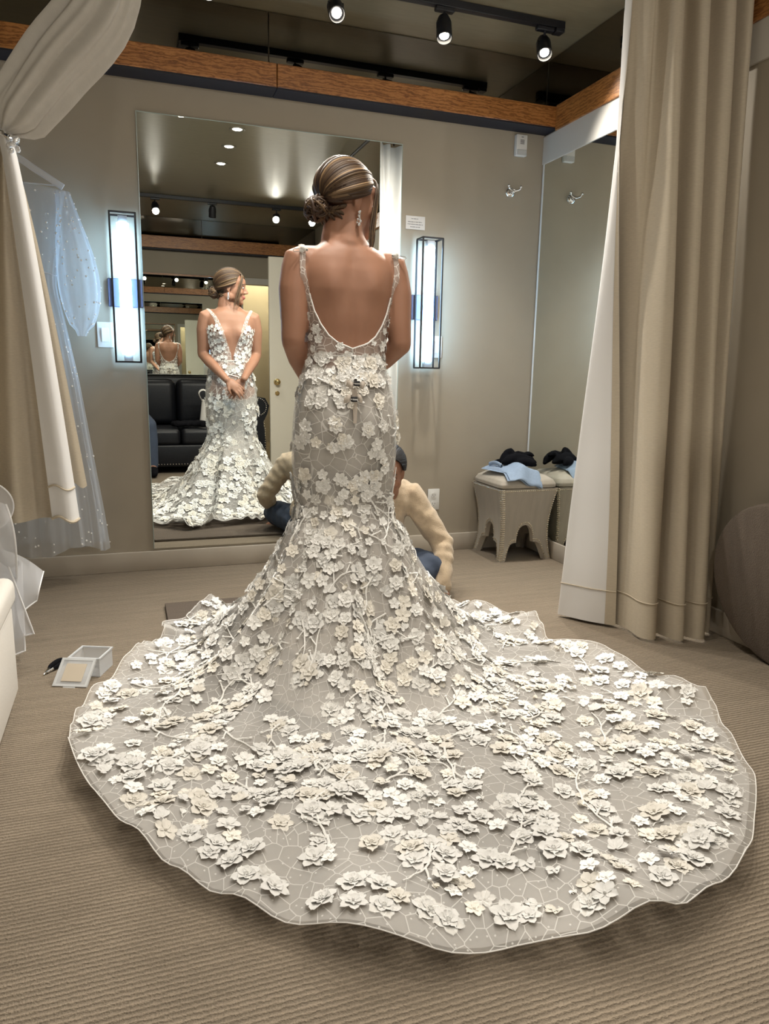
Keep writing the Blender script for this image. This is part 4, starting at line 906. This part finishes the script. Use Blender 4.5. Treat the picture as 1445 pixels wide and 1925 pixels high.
# ---- bodice: low U back, plunging front, thin straps
def ub(z): return float(np.interp(z, [1.098, 1.104, 1.115, 1.135, 1.17, 1.21, 1.26, 1.32, 1.40], [.0, .028, .052, .076, .100, .118, .132, .141, .145]))   # bare back half width
def vf(z): return float(np.interp(z, [1.06, 1.12, 1.16, 1.24, 1.32, 1.40], [.003, .010, .022, .052, .085, .110]))                # bare front half width
def snap(p, off):
    loc, nr, i, d = TB.find_nearest(p)
    if nr.dot(loc-Vector((BX, BY, loc.z))) < 0: nr = -nr
    return loc+nr*off
def ang_at(x, z, front):
    rx, ry = tor(z); q = min(1, abs(x)/rx); n_ = 2.35; c = q**(n_/2); a_ = math.acos(min(1, c)); return a_ if front else -a_
for s in (-1, 1):
    def bod(u, v):
        z = lerp(1.062, 1.262, v); a0 = ang_at(ub(z), z, False); a1 = ang_at(vf(z), z, True); a_ = lerp(a0, a1, u); p = torp(a_, z)
        p.x = BX+s*(p.x-BX); return snap(p, .0045)
    MB().grid(bod, 60, 36).build('bodice', LACEB, gown, True, math.radians(80))
    MB().tube([bod(0, k/30) for k in range(31)], .0026, 5).build('neckline_binding', PETAL, gown)
    b0 = bod(.05, 1); b0.x = BX+abs(b0.x-BX); b1 = bod(.05, .9); b1.x = BX+abs(b1.x-BX)
    ptb = [b1, b0]+[snap(torp(ang_at(ub(z)+.006, z, False), z), .004) for z in (1.30, 1.345)]
    ptf = [snap(torp(ang_at(vf(z)+.014, z, True), z), .004) for z in (1.35, 1.31, 1.262)]
    mid = [Vector((BX+.148, BY-.05, 1.392)), Vector((BX+.147, BY-.012, 1.412)), Vector((BX+.138, BY+.03, 1.398))]
    pp = [Vector((BX+s*(p.x-BX), p.y, p.z)) for p in ptb+mid+ptf]
    cpts = spline(pp, 40); cn = []
    for k in range(40):
        q, nq, i_, d_ = FB.find_nearest(cpts[k]+(cpts[k]-Vector((BX+s*.115, BY, 1.31))).normalized()*.012)
        if k < 9: q, nq, i_, d_ = TB.find_nearest(cpts[k])
        cpts[k] = q+nq*.0035; cn.append(nq.copy())
    for it in range(5):
        cpts = [cpts[0]]+[(cpts[k-1]+cpts[k]*2+cpts[k+1])/4 for k in range(1, 39)]+[cpts[39]]; cn = [cn[0]]+[(cn[k-1]+cn[k]+cn[k+1]).normalized() for k in range(1, 39)]+[cn[39]]
    cpts = [p+nq*.0015 for p, nq in zip(cpts, cn)]
    m = MB(); vv = []
    for k, p in enumerate(cpts):
        tg = (cpts[min(k+1, 39)]-cpts[max(k-1, 0)]).normalized(); nr = cn[k]; sd = tg.cross(nr).normalized(); wd = lerp(.015, .009, min(1, k/12)) if k < 20 else lerp(.009, .018, max(0, (k-26)/13))
        vv += [p-sd*wd, p+nr*.002, p+sd*wd]
    m.add(vv, [(k*3+i, k*3+i+1, k*3+i+4, k*3+i+3) for k in range(39) for i in range(2)])
    m.build('strap', [LACEB], gown)
    b = cpts[16]; m = MB()
    for q in range(5): m.ell(b+Vector((s*.004*math.cos(q*1.3), .004*math.sin(q*1.3), .006+.002*q)), .0075, 8, 6)
    m.build('strap_bow', PETAL, gown)
    t = thing('safety_pin', 'silver safety pin on the %s shoulder strap of the gown' % ('left' if s < 0 else 'right'), 'safety pin', tuple(b), 'safety pins on the gown straps')
    e = Vector((s*1, -.12, -.10)).normalized(); c0 = b+Vector((0, -.006, .007))
    lp = [c0-e*.012, c0+e*.006+Vector((0, 0, .004)), c0+e*.030+Vector((0, 0, .004)), c0+e*.034, c0+e*.030-Vector((0, 0, .004)), c0+e*.004-Vector((0, 0, .004))]
    MB().tube(lp, .0011, 6).build('wire', CHROME, t); MB().ell(c0-e*.012, (.004, .003, .005), 8, 6).build('clasp', CHROME, t)
MB().tube([gown_pt(2*PI*i/80, 0)+Vector((0, 0, 0)) for i in range(81)], .003, 6).build('waist_seam', PETAL, gown)

# ---- applique flowers
def petal(mb, ang, L, Wd, lift, cup, base, tip=0, ruf=0.0, nu=5, nv=4):
    ca, sa = math.cos(ang), math.sin(ang); vv = []
    for i in range(nu):
        u = i/(nu-1); shp = (math.sin(PI*(.12+.80*u))**.7 if not tip else math.sin(PI*(.10+.88*u)))
        if i == nu-1: shp *= .7 if not tip else .1
        for j in range(nv):
            v = -1+2*j/(nv-1); x = base+u*L-(.10*L*abs(v) if i == nu-1 else 0); y = v*Wd*shp; z = lift*u+cup*(v*v)*shp+ruf*math.sin(5*u+3*v+ang*3)*u - cup*.4*u*u
            vv.append((x*ca-y*sa, x*sa+y*ca, z))
    mb.add(vv, [(i*nv+j, (i+1)*nv+j, (i+1)*nv+j+1, i*nv+j+1) for i in range(nu-1) for j in range(nv-1)])
def fl_rose():
    m = MB()
    for k in range(5): petal(m, k*2*PI/5+.1*(k % 2), .92, .40, .06, .07, .06, 0, .05)
    for k in range(5): petal(m, k*2*PI/5+.6, .55, .27, .15, .10, .04, 0, .04)
    for k in range(7): m.ell((.12*math.cos(k*.9), .12*math.sin(k*.9), .14), .05, 5, 3)
    return m
def fl_star():
    m = MB()
    for k in range(6): petal(m, k*PI/3+.05, 1.0, .33, .07, .05, .04, 1, .04)
    for k in range(5): petal(m, k*2*PI/5, .5, .25, .15, .08, .03, 0, .03)
    m.ell((0, 0, .1), .1, 6, 4); return m
def fl_five():
    m = MB()
    for k in range(5): petal(m, k*2*PI/5, .90, .36, .12, .10, .08, 0, .06)
    m.ell((0, 0, .08), .13, 7, 4); return m
def fl_leaf():
    m = MB()
    for k, (a_, L) in enumerate(((0, 1.0), (.7, .75), (-.65, .8), (1.6, .45))): petal(m, a_, L, .26, .14, .08, .05, 1, .05)
    return m
def fl_bud():
    m = MB()
    for k in range(3): petal(m, (k-1)*.5, .7, .28, .2, .15, .02, 0, .04)
    m.tube([(-.8, 0, .05), (-.3, .1, .08), (0, 0, .06)], .06, 5); return m
KIND = [(n_, f().mesh(n_)) for n_, f in (('rose', fl_rose), ('star', fl_star), ('five', fl_five), ('leaf', fl_leaf), ('bud', fl_bud))]
FM = {}
for n_, me in KIND:
    for mi, mm_ in ((0, PETAL), (1, PETAL2)):
        c_ = me.copy(); c_.name = 'flower_'+n_; c_.materials.append(mm_); c_.polygons.foreach_set('use_smooth', [True]*len(c_.polygons)); FM[(n_, mi)] = c_
rf = random.Random(21)
# area weighted candidates on the overskirt
Vn = np.array(ov.v); Fq = np.array(ov.f); c4 = Vn[Fq]; cen = c4.mean(1); e1 = c4[:, 2]-c4[:, 0]; e2 = c4[:, 3]-c4[:, 1]; nr_ = np.cross(e1, e2); ar = np.linalg.norm(nr_, axis=1)*.5; nr_ /= np.maximum(np.linalg.norm(nr_, axis=1, keepdims=True), 1e-9)
outw = cen-np.array([BX, BY, 0]); outw[:, 2] = .3; flip = (nr_*outw).sum(1) < 0; nr_[flip] *= -1
rng = np.random.default_rng(5)
idx = rng.choice(len(cen), 26000, p=ar/ar.sum()); pts = cen[idx]+rng.normal(0, .003, (26000, 3)); nrm = nr_[idx]
def dens(p):
    r = math.hypot(p[0]-BX, p[1]-BY); z = p[2]; back = p[1] < BY
    if z > .95: return 1.15 if abs(p[0]-BX) < .12 else .55
    if z > .86: return .55
    if z > .62: return .42
    if z > .12: return 1.9
    return 1.0
cl_ = []; cell = {}
def poisson(points, order, dmin, store):
    out = []
    for i in order:
        p = points[i]; dm = dmin(p); k = tuple(np.floor(p/.20).astype(int)); ok = True
        for dx in (-1, 0, 1):
            for dy_ in (-1, 0, 1):
                for dz in (-1, 0, 1):
                    for q in store.get((k[0]+dx, k[1]+dy_, k[2]+dz), ()):
                        if ((q-p)**2).sum() < dm*dm: ok = False; break
                    if not ok: break
                if not ok: break
            if not ok: break
        if ok: store.setdefault(k, []).append(p); out.append(i)
    return out
seeds = poisson(pts, range(26000), lambda p: min(.20, (.127 if p[2] < .12 else .150)/dens(p)**.5), {})
SP = pts[seeds]; srad = np.array([rf.uniform(.04, .105) for _ in seeds])
d2 = ((pts[:9000, None, :2]-SP[None, :, :2])**2).sum(2)+((pts[:9000, None, 2]-SP[None, :, 2])**2)
near = (np.sqrt(d2)/srad[None]).min(1)
for i in range(9000):
    q = pts[i]
    if q[2] < .2 and math.hypot(q[0]-BX, q[1]-BY) > .962*rhem(math.atan2(q[1]-BY, q[0]-BX)): near[i] = 9
inside = [i for i in range(9000) if near[i] < 1.0 or (near[i] < 8 and rng.random() < .008)]
fl_i = poisson(pts, inside, lambda p: .033 if p[2] < .45 else .029, {})
PL = []   # (point, normal, kind, size, tint)
for i in fl_i:
    n_ = rf.choices(['rose', 'star', 'five', 'leaf', 'bud'], [3, 2.2, 3, 2, 1])[0]; zz = pts[i][2]
    size = {'rose': .034, 'star': .034, 'five': .026, 'leaf': .034, 'bud': .022}[n_]*rf.uniform(.75, 1.2)*(.82 if zz > .45 else 1.0)
    PL.append((Vector(pts[i]), Vector(nrm[i]), n_, size, 1 if rf.random() < .28 else 0))
# bodice flowers
for s in (-1, 1):
    def bod2(u, v):
        z = lerp(1.062, 1.30, v); a0 = ang_at(ub(z)+.012, z, False); a1 = ang_at(vf(z)+.012, z, True); p = torp(lerp(a0, a1, u), z); p.x = BX+s*(p.x-BX); return p
    st = {}
    for q in range(420):
        u = rf.random(); v = rf.random(); fr = u > .5
        if not fr and rf.random() > .30: continue
        p = bod2(u, v); loc, nr, i, d = TB.find_nearest(p)
        if nr.dot(loc-Vector((BX, BY, loc.z))) < 0: nr = -nr
        P_ = loc+nr*.006; arr = np.array(P_)
        if poisson(np.array([arr]), [0], lambda p: .024 if fr else .03, st): PL.append((P_, nr, rf.choice(['five', 'five', 'leaf', 'star', 'rose']), rf.uniform(.014, .021), 0))
# a dense spray at the centre back waist
for q in range(26):
    x = rf.uniform(-.085, .085); z = 1.075-rf.random()**1.2*.10*(1.2-abs(x)*6)
    loc, nr, i, d = SB.find_nearest(Vector((BX+x, BY-.2, z)))
    if nr.y > 0: nr = -nr
    PL.append((loc+nr*.003, nr, rf.choice(['rose', 'five', 'five', 'leaf', 'star']), rf.uniform(.018, .027), 1 if rf.random() < .4 else 0))
for u_, v_, n_f in ((600,712,3),(705,735,4),(622,748,3),(606,785,3),(668,803,4),(628,828,4),(700,848,3),(590,852,2),(722,868,3),(655,905,4),(700,905,4),(612,905,3),(735,800,2),(572,900,2)):
    x = (u_-648)*.00187; z = 1.043-(v_-690)*.00178
    for k in range(n_f):
        loc, nr, i, d = SB.find_nearest(Vector((BX+x+rf.uniform(-.03, .03), BY-.22, z+rf.uniform(-.025, .025))))
        if nr.y > 0: nr = -nr
        PL.append((loc+nr*.002, nr, rf.choice(['rose', 'five', 'five', 'leaf', 'star']), rf.uniform(.018, .027), 1 if rf.random() < .3 else 0))
def xf(P, Nn, size, a_):
    jit = Vector((rf.uniform(-1, 1), rf.uniform(-1, 1), rf.uniform(-1, 1)))*.10; z = (Nn+jit).normalized(); x = z.orthogonal().normalized(); y = z.cross(x); x, y = x*math.cos(a_)+y*math.sin(a_), y*math.cos(a_)-x*math.sin(a_)
    m_ = Matrix((x*size, y*size, z*size)).transposed().to_4x4(); m_.translation = P+Nn*.0015; return m_
camp = np.array(CAM)
PL.sort(key=lambda q: -(q[3]/(q[0]-CAM).length)*(1.0 if q[0].y < BY+.05 or q[0].z < .1 else .25))
rest = {0: MB(), 1: MB()}; GI = Matrix.Translation(-gown.location)
for k, (P_, Nn, n_, size, tint) in enumerate(PL):
    X = xf(P_, Nn, size, rf.uniform(0, 6.28))
    if k < 296:
        o = bpy.data.objects.new('flower_applique', FM[(n_, tint)]); COL.objects.link(o); o.parent = gown; o.matrix_parent_inverse = GI; o.matrix_basis = X
    else:
        me = FM[(n_, tint)]; rest[tint].add([X @ v.co for v in me.vertices], [tuple(p.vertices) for p in me.polygons])
for k in rest:
    if rest[k].v: o = rest[k].build('small_flowers', (PETAL, PETAL2)[k], gown); o['kind'] = 'stuff'
# ---- embroidered twigs
tw = 0
for si in range(len(SP)):
    if tw >= 150: break
    if rf.random() > .85: continue
    p = Vector(SP[si]); loc, nr, i, d = SB.find_nearest(p)
    if p.z < .2 and math.hypot(p.x-BX, p.y-BY) > .86*rhem(math.atan2(p.y-BY, p.x-BX)): continue
    if nr.dot(Vector((p.x-BX, p.y-BY, .3))) < 0: nr = -nr
    t0 = nr.orthogonal().normalized(); a_ = rf.uniform(0, 6.28); dr_ = t0*math.cos(a_)+nr.cross(t0)*math.sin(a_); P_ = [loc+nr*.004]; m = MB(); st = rf.randint(7, 12)
    for k in range(st):
        sd = nr.cross(dr_); dr_ = (dr_+sd*rf.uniform(-.35, .35)).normalized(); q, nq, i, d = SB.find_nearest(P_[-1]+dr_*.017)
        if nq.dot(nr) < 0: nq = -nq
        nr = nq; dr_ = (dr_-nr*dr_.dot(nr)).normalized(); P_.append(q+nr*.004)
    m.tube(P_, [.0034-.0018*k/st for k in range(st+1)], 5)
    for k in range(2, st-1, 3):
        sd = (P_[k+1]-P_[k]).cross(nr).normalized()*rf.choice((-1, 1)); e = P_[k]+(P_[k+1]-P_[k])*1.6+sd*.026; q, nq, i, d = SB.find_nearest(e)
        if nq.dot(nr) < 0: nq = -nq
        m.tube([P_[k], P_[k].lerp(q+nq*.004, .5)+nq*.002, q+nq*.004], [.0026, .0024, .0016], 5).ell(q+nq*.005, (.0055, .0045, .0035), 6, 4)
    m.build('twig_embroidery', PETAL, gown); tw += 1
# ---- clamps pinching the back of the gown
for z, lab in ((1.032, 'small black clamp pinching the gown just below the waist'), (.972, 'small black clamp pinching the gown at the lower back')):
    loc, nr, i, d = SB.find_nearest(Vector((BX-.002, BY-.3, z))); nr = Vector((0, -1, 0)); c0 = loc+nr*.026
    t = thing('spring_clamp', lab, 'clamp', tuple(c0), 'clamps on the back of the gown')
    MB().rbox(c0+Vector((-.009, -.010, -.008)), c0+Vector((.009, .006, -.001)), .002, 2).build('jaw', BLACK, t); MB().rbox(c0+Vector((-.009, -.010, .001)), c0+Vector((.009, .006, .008)), .002, 2).build('jaw', BLACK, t)
    MB().tube([c0+Vector((-.009, -.011, 0)), c0+Vector((.009, -.011, 0))], .003, 8).build('hinge_pin', CHROME, t)
    for s in (-1, 1):
        def pf(u, v): return c0+Vector((s*(.007+.024*u), .012-.016*math.sin(PI*u)**.8-.004*math.sin(PI*v), (v-.5)*(.007+.017*math.sin(PI*(.1+.75*u)))+.006*math.sin(3*u+z*40)))
        MB().grid(pf, 12, 6).build('pinched_fold', BEIGESATIN, gown)
def cf(u, v): z = lerp(.968, .86, v); loc = gown_pt(-PI/2, .45*(1.072-z)/.572); return Vector((BX-.004+(u-.5)*.022*(1-.5*v), loc.y-.004-.010*(1-v)*math.sin(PI*u), z))
MB().grid(cf, 8, 14).build('pinched_fold', BEIGESATIN, gown)
# ================================================================== SEAMSTRESS SITTING ON THE FLOOR
sm = thing('person', 'person in a beige knit sweater and jeans sitting cross-legged on the floor', 'person', (1.07, -.6, 0))
SH = Vector((1.085, -.775, .590)); SR = Matrix.Rotation(math.radians(158), 3, 'Z') @ Matrix.Rotation(math.radians(-20), 3, 'X')
hips = Vector((1.08, -.50, .12)); chest = Vector((1.08, -.63, .40)); neck = Vector((1.078, -.70, .515))
# her left side is towards +x
sL, eL, wL = Vector((1.235, -.66, .455)), Vector((1.375, -.745, .235)), Vector((1.325, -.885, .075))
sR, eR, wR = Vector((.925, -.66, .455)), Vector((.79, -.70, .245)), Vector((.875, -.86, .12))
kL, kR = Vector((1.30, -.80, .13)), Vector((.87, -.78, .12)); aL, aR = Vector((.98, -.88, .065)), Vector((1.16, -.84, .06))
hL, hR = hips+Vector((.09, -.03, -.02)), hips+Vector((-.09, -.03, -.02))
def seam_body(m, g):
    for P, R in (([hips, hips.lerp(chest, .4)+Vector((0, .03, 0)), chest, neck+Vector((0, .03, -.05))], [.125, .125, .13, .07]),):
        m.limb(P, [r+g for r in R], 20)
    m.limb([chest+Vector((-.10, .0, .035)), chest+Vector((.10, 0, .035))], [.085+g, .085+g], 16)
def seam_arms(m, g):
    for s_, e_, w_ in ((sL, eL, wL), (sR, eR, wR)):
        m.limb([chest.lerp(s_, .6), s_, s_.lerp(e_, .5), e_, e_.lerp(w_, .4), w_], [.06+g, .056+g, .048+g, .042+g, .04+g, .028+g], 14)
def seam_legs(m, g):
    for h_, k_, a_ in ((hL, kL, aL), (hR, kR, aR)): m.limb([h_, h_.lerp(k_, .5), k_], [.085+g, .078+g, .062+g], 14).limb([k_, k_.lerp(a_, .4), a_], [.06+g, .056+g, .04+g], 14)
    m.limb([hips+Vector((-.06, 0, -.01)), hips+Vector((.06, 0, -.01))], [.10+g, .10+g], 14)
m = MB(); seam_body(m, 0); seam_arms(m, 0); seam_legs(m, 0); head(m, SH, SR, .98)
m.limb([neck+Vector((0, .03, -.04)), neck, SH+SR @ Vector((0, -.02, -.03))], [.055, .05, .05], 14)
hand(m, wL, (-.35, -.75, -.55), (.45, -.2, .8), 1, .5); hand(m, wR, (.5, -.75, -.3), (.1, -.2, .95), -1, .5)
for a_, d_ in ((aL, Vector((-.6, -.2, -.2))), (aR, Vector((.6, .1, -.2)))): m.limb([a_, a_+d_.normalized()*.07+Vector((0, 0, -.01)), a_+d_.normalized()*.15+Vector((0, 0, -.022))], [.036, .034, .024], 10)
me = fuse(m, .0065, 4); paint(me, SH, SR, (SKIN2, LIP, BROW), .98); link('body', me, sm, True, math.radians(80)); eyes(sm, SH, SR, .98, True)
m = MB(); seam_body(m, .016); seam_arms(m, .011)
m.limb([hips+Vector((-.06, -.0, .06)), hips+Vector((.06, 0, .06))], [.115, .115], 14)
for w_, e_ in ((wL, eL), (wR, eR)): d_ = (w_-e_).normalized(); m.limb([w_-d_*.03, w_-d_*.005], [.041, .040], 12)
me = fuse(m, .008, 3)
for v in me.vertices:   # soft knit creases
    p = v.co; v.co += v.normal*(.0022*math.sin(p.z*95+p.x*40+3*math.sin(p.y*31))+.002*math.sin(p.x*70-p.y*60+2+2*math.sin(p.z*40)))
me.materials.append(SWEATER); link('sweater', me, sm, True, math.radians(80))
m = MB(); seam_legs(m, .012); me = fuse(m, .008, 3)
for v in me.vertices: p = v.co; v.co += v.normal*(.003*math.sin(p.x*80+p.z*60)+.003*math.sin(p.y*90+p.x*30)); v.co.z = max(v.co.z, .019)
me.materials.append(JEANS); link('jeans', me, sm, True, math.radians(80))
items = []
def dk(): q = rh.uniform(.5, 1.3); return Vector((.014*q, .012*q, .013*q))
WS = lambda p: SH+SR @ (Vector(p)*.98)
SBN = Vector((0, -.098, -.045))
for i in range(420):
    psi = lerp(-2.25, 2.25, (i+rh.random())/420); P = sweep(psi, .01+.03*rh.random(), 16, rh.uniform(-.04, .04), SBN); items.append(([WS(q) for q in P], [.0034*(.5+.9*math.sin(PI*min(1, .12+.85*k/15))) for k in range(16)], dk()))
for i in range(70):
    x0, y0 = rh.uniform(-.012, .012), rh.uniform(-.012, .012); L = rh.uniform(.8, 1)
    P = spline([(0, -.10, -.04), (x0*1.5, -.125+y0, -.06), (x0*2.2, -.125+y0*2, -.06-.10*L), (x0*2.4, -.11+y0*2, -.06-.19*L)], 12); items.append(([WS(q) for q in P], [.004*(1-.7*(k/11)**2) for k in range(12)], dk()))
hs = strands_obj('hair', items, sm)
cm = MB().grid(lambda u, v: WS(sweep(lerp(-2.25, 2.25, u), .0, 24, 0, SBN)[min(19, int(v*19.999))]), 60, 20).mesh('scalp'); ca = cm.color_attributes.new('strand', 'FLOAT_COLOR', 'POINT'); ca.data.foreach_set('color', np.tile(np.array([.012, .010, .011, 1], dtype=np.float32), len(cm.vertices))); cm.materials.append(HAIR); link('scalp_hair', cm, hs)

# ================================================================== PERSON ON THE SOFA (only a denim leg shows in the mirror)
px, py = -.02, -4.02
pn = thing('person', 'person in dark jeans sitting on the black sofa, only a leg showing in the mirror', 'person', (px, py, .0))
def sit_legs(m, g):
    for s in (-1, 1):
        k_ = Vector((.185 if s > 0 else -.16, -3.46, .475)); f_ = Vector((.205 if s > 0 else -.17, -3.44, .10)); h_ = Vector((px+s*.09, py+.10, .545))
        m.limb([h_, h_.lerp(k_, .5), k_], [.088+g, .08+g, .062+g], 14).limb([k_, k_.lerp(f_, .35), f_], [.06+g, .06+g, .042+g], 14)
    m.limb([Vector((px-.07, py+.04, .56)), Vector((px+.07, py+.04, .56))], [.11+g, .11+g], 14)
def sit_top(m, g):
    m.limb([(px, py+.04, .60), (px, py+.03, .78), (px, py, .95), (px, py, 1.03)], [.125+g, .125+g, .125+g, .06+g], 18)
    m.limb([(px-.10, py, .97), (px+.10, py, .97)], [.075+g, .075+g], 14)
    for s in (-1, 1): m.limb([(px+s*.14, py, .97), (px+s*.165, py+.03, .72), (px+s*.10, py+.22, .655)], [.055+g, .045+g, .032+g], 12)
m = MB(); sit_legs(m, 0); sit_top(m, 0)
C3 = Vector((px, py+.0, 1.205)); head(m, C3, Matrix.Identity(3), 1); m.limb([(px, py, 1.0), (px, py-.01, 1.15)], [.055, .052], 12)
for s in (-1, 1): hand(m, (px+s*.10, py+.22, .655), (-s*.2, .9, -.1), (0, .1, 1), s, .3); m.limb([(.205 if s > 0 else -.17, -3.44, .09), (.205 if s > 0 else -.17, -3.36, .05), (.21 if s > 0 else -.17, -3.28, .035)], [.04, .038, .03], 10)
me = fuse(m, .01, 3); paint(me, C3, Matrix.Identity(3), (SKIN, LIP, BROW)); link('body', me, pn, True, math.radians(80))
m = MB(); sit_legs(m, .012); me = fuse(m, .01, 3); me.materials.append(JEANS); link('jeans', me, pn, True, math.radians(80))
m = MB(); sit_top(m, .012); me = fuse(m, .01, 3); me.materials.append(DARKTOP); link('shirt', me, pn, True, math.radians(80))
items = []
for i in range(120):
    ph = lerp(-1.45, 1.45, i/119); P = [C3+cap(lerp(.35, PI*1.25, k/11), ph*(1-.2*k/11), 1.0+.02*rh.random()) for k in range(12)]; items.append((P, [.006]*12, dk()))
strands_obj('hair', items, pn)
for s in (-1, 1): tag(MB().limb(spline([(.205 if s > 0 else -.17, -3.475, .045), (.205 if s > 0 else -.17, -3.40, .055), (.21 if s > 0 else -.17, -3.28, .04)], 5), [.044, .05, .048, .043, .034], 12).build('shoe', BLKCLOTH), 'dark shoe of the person on the sofa, %s foot' % ('right' if s > 0 else 'left'), 'shoe', 'shoes of the person on the sofa')
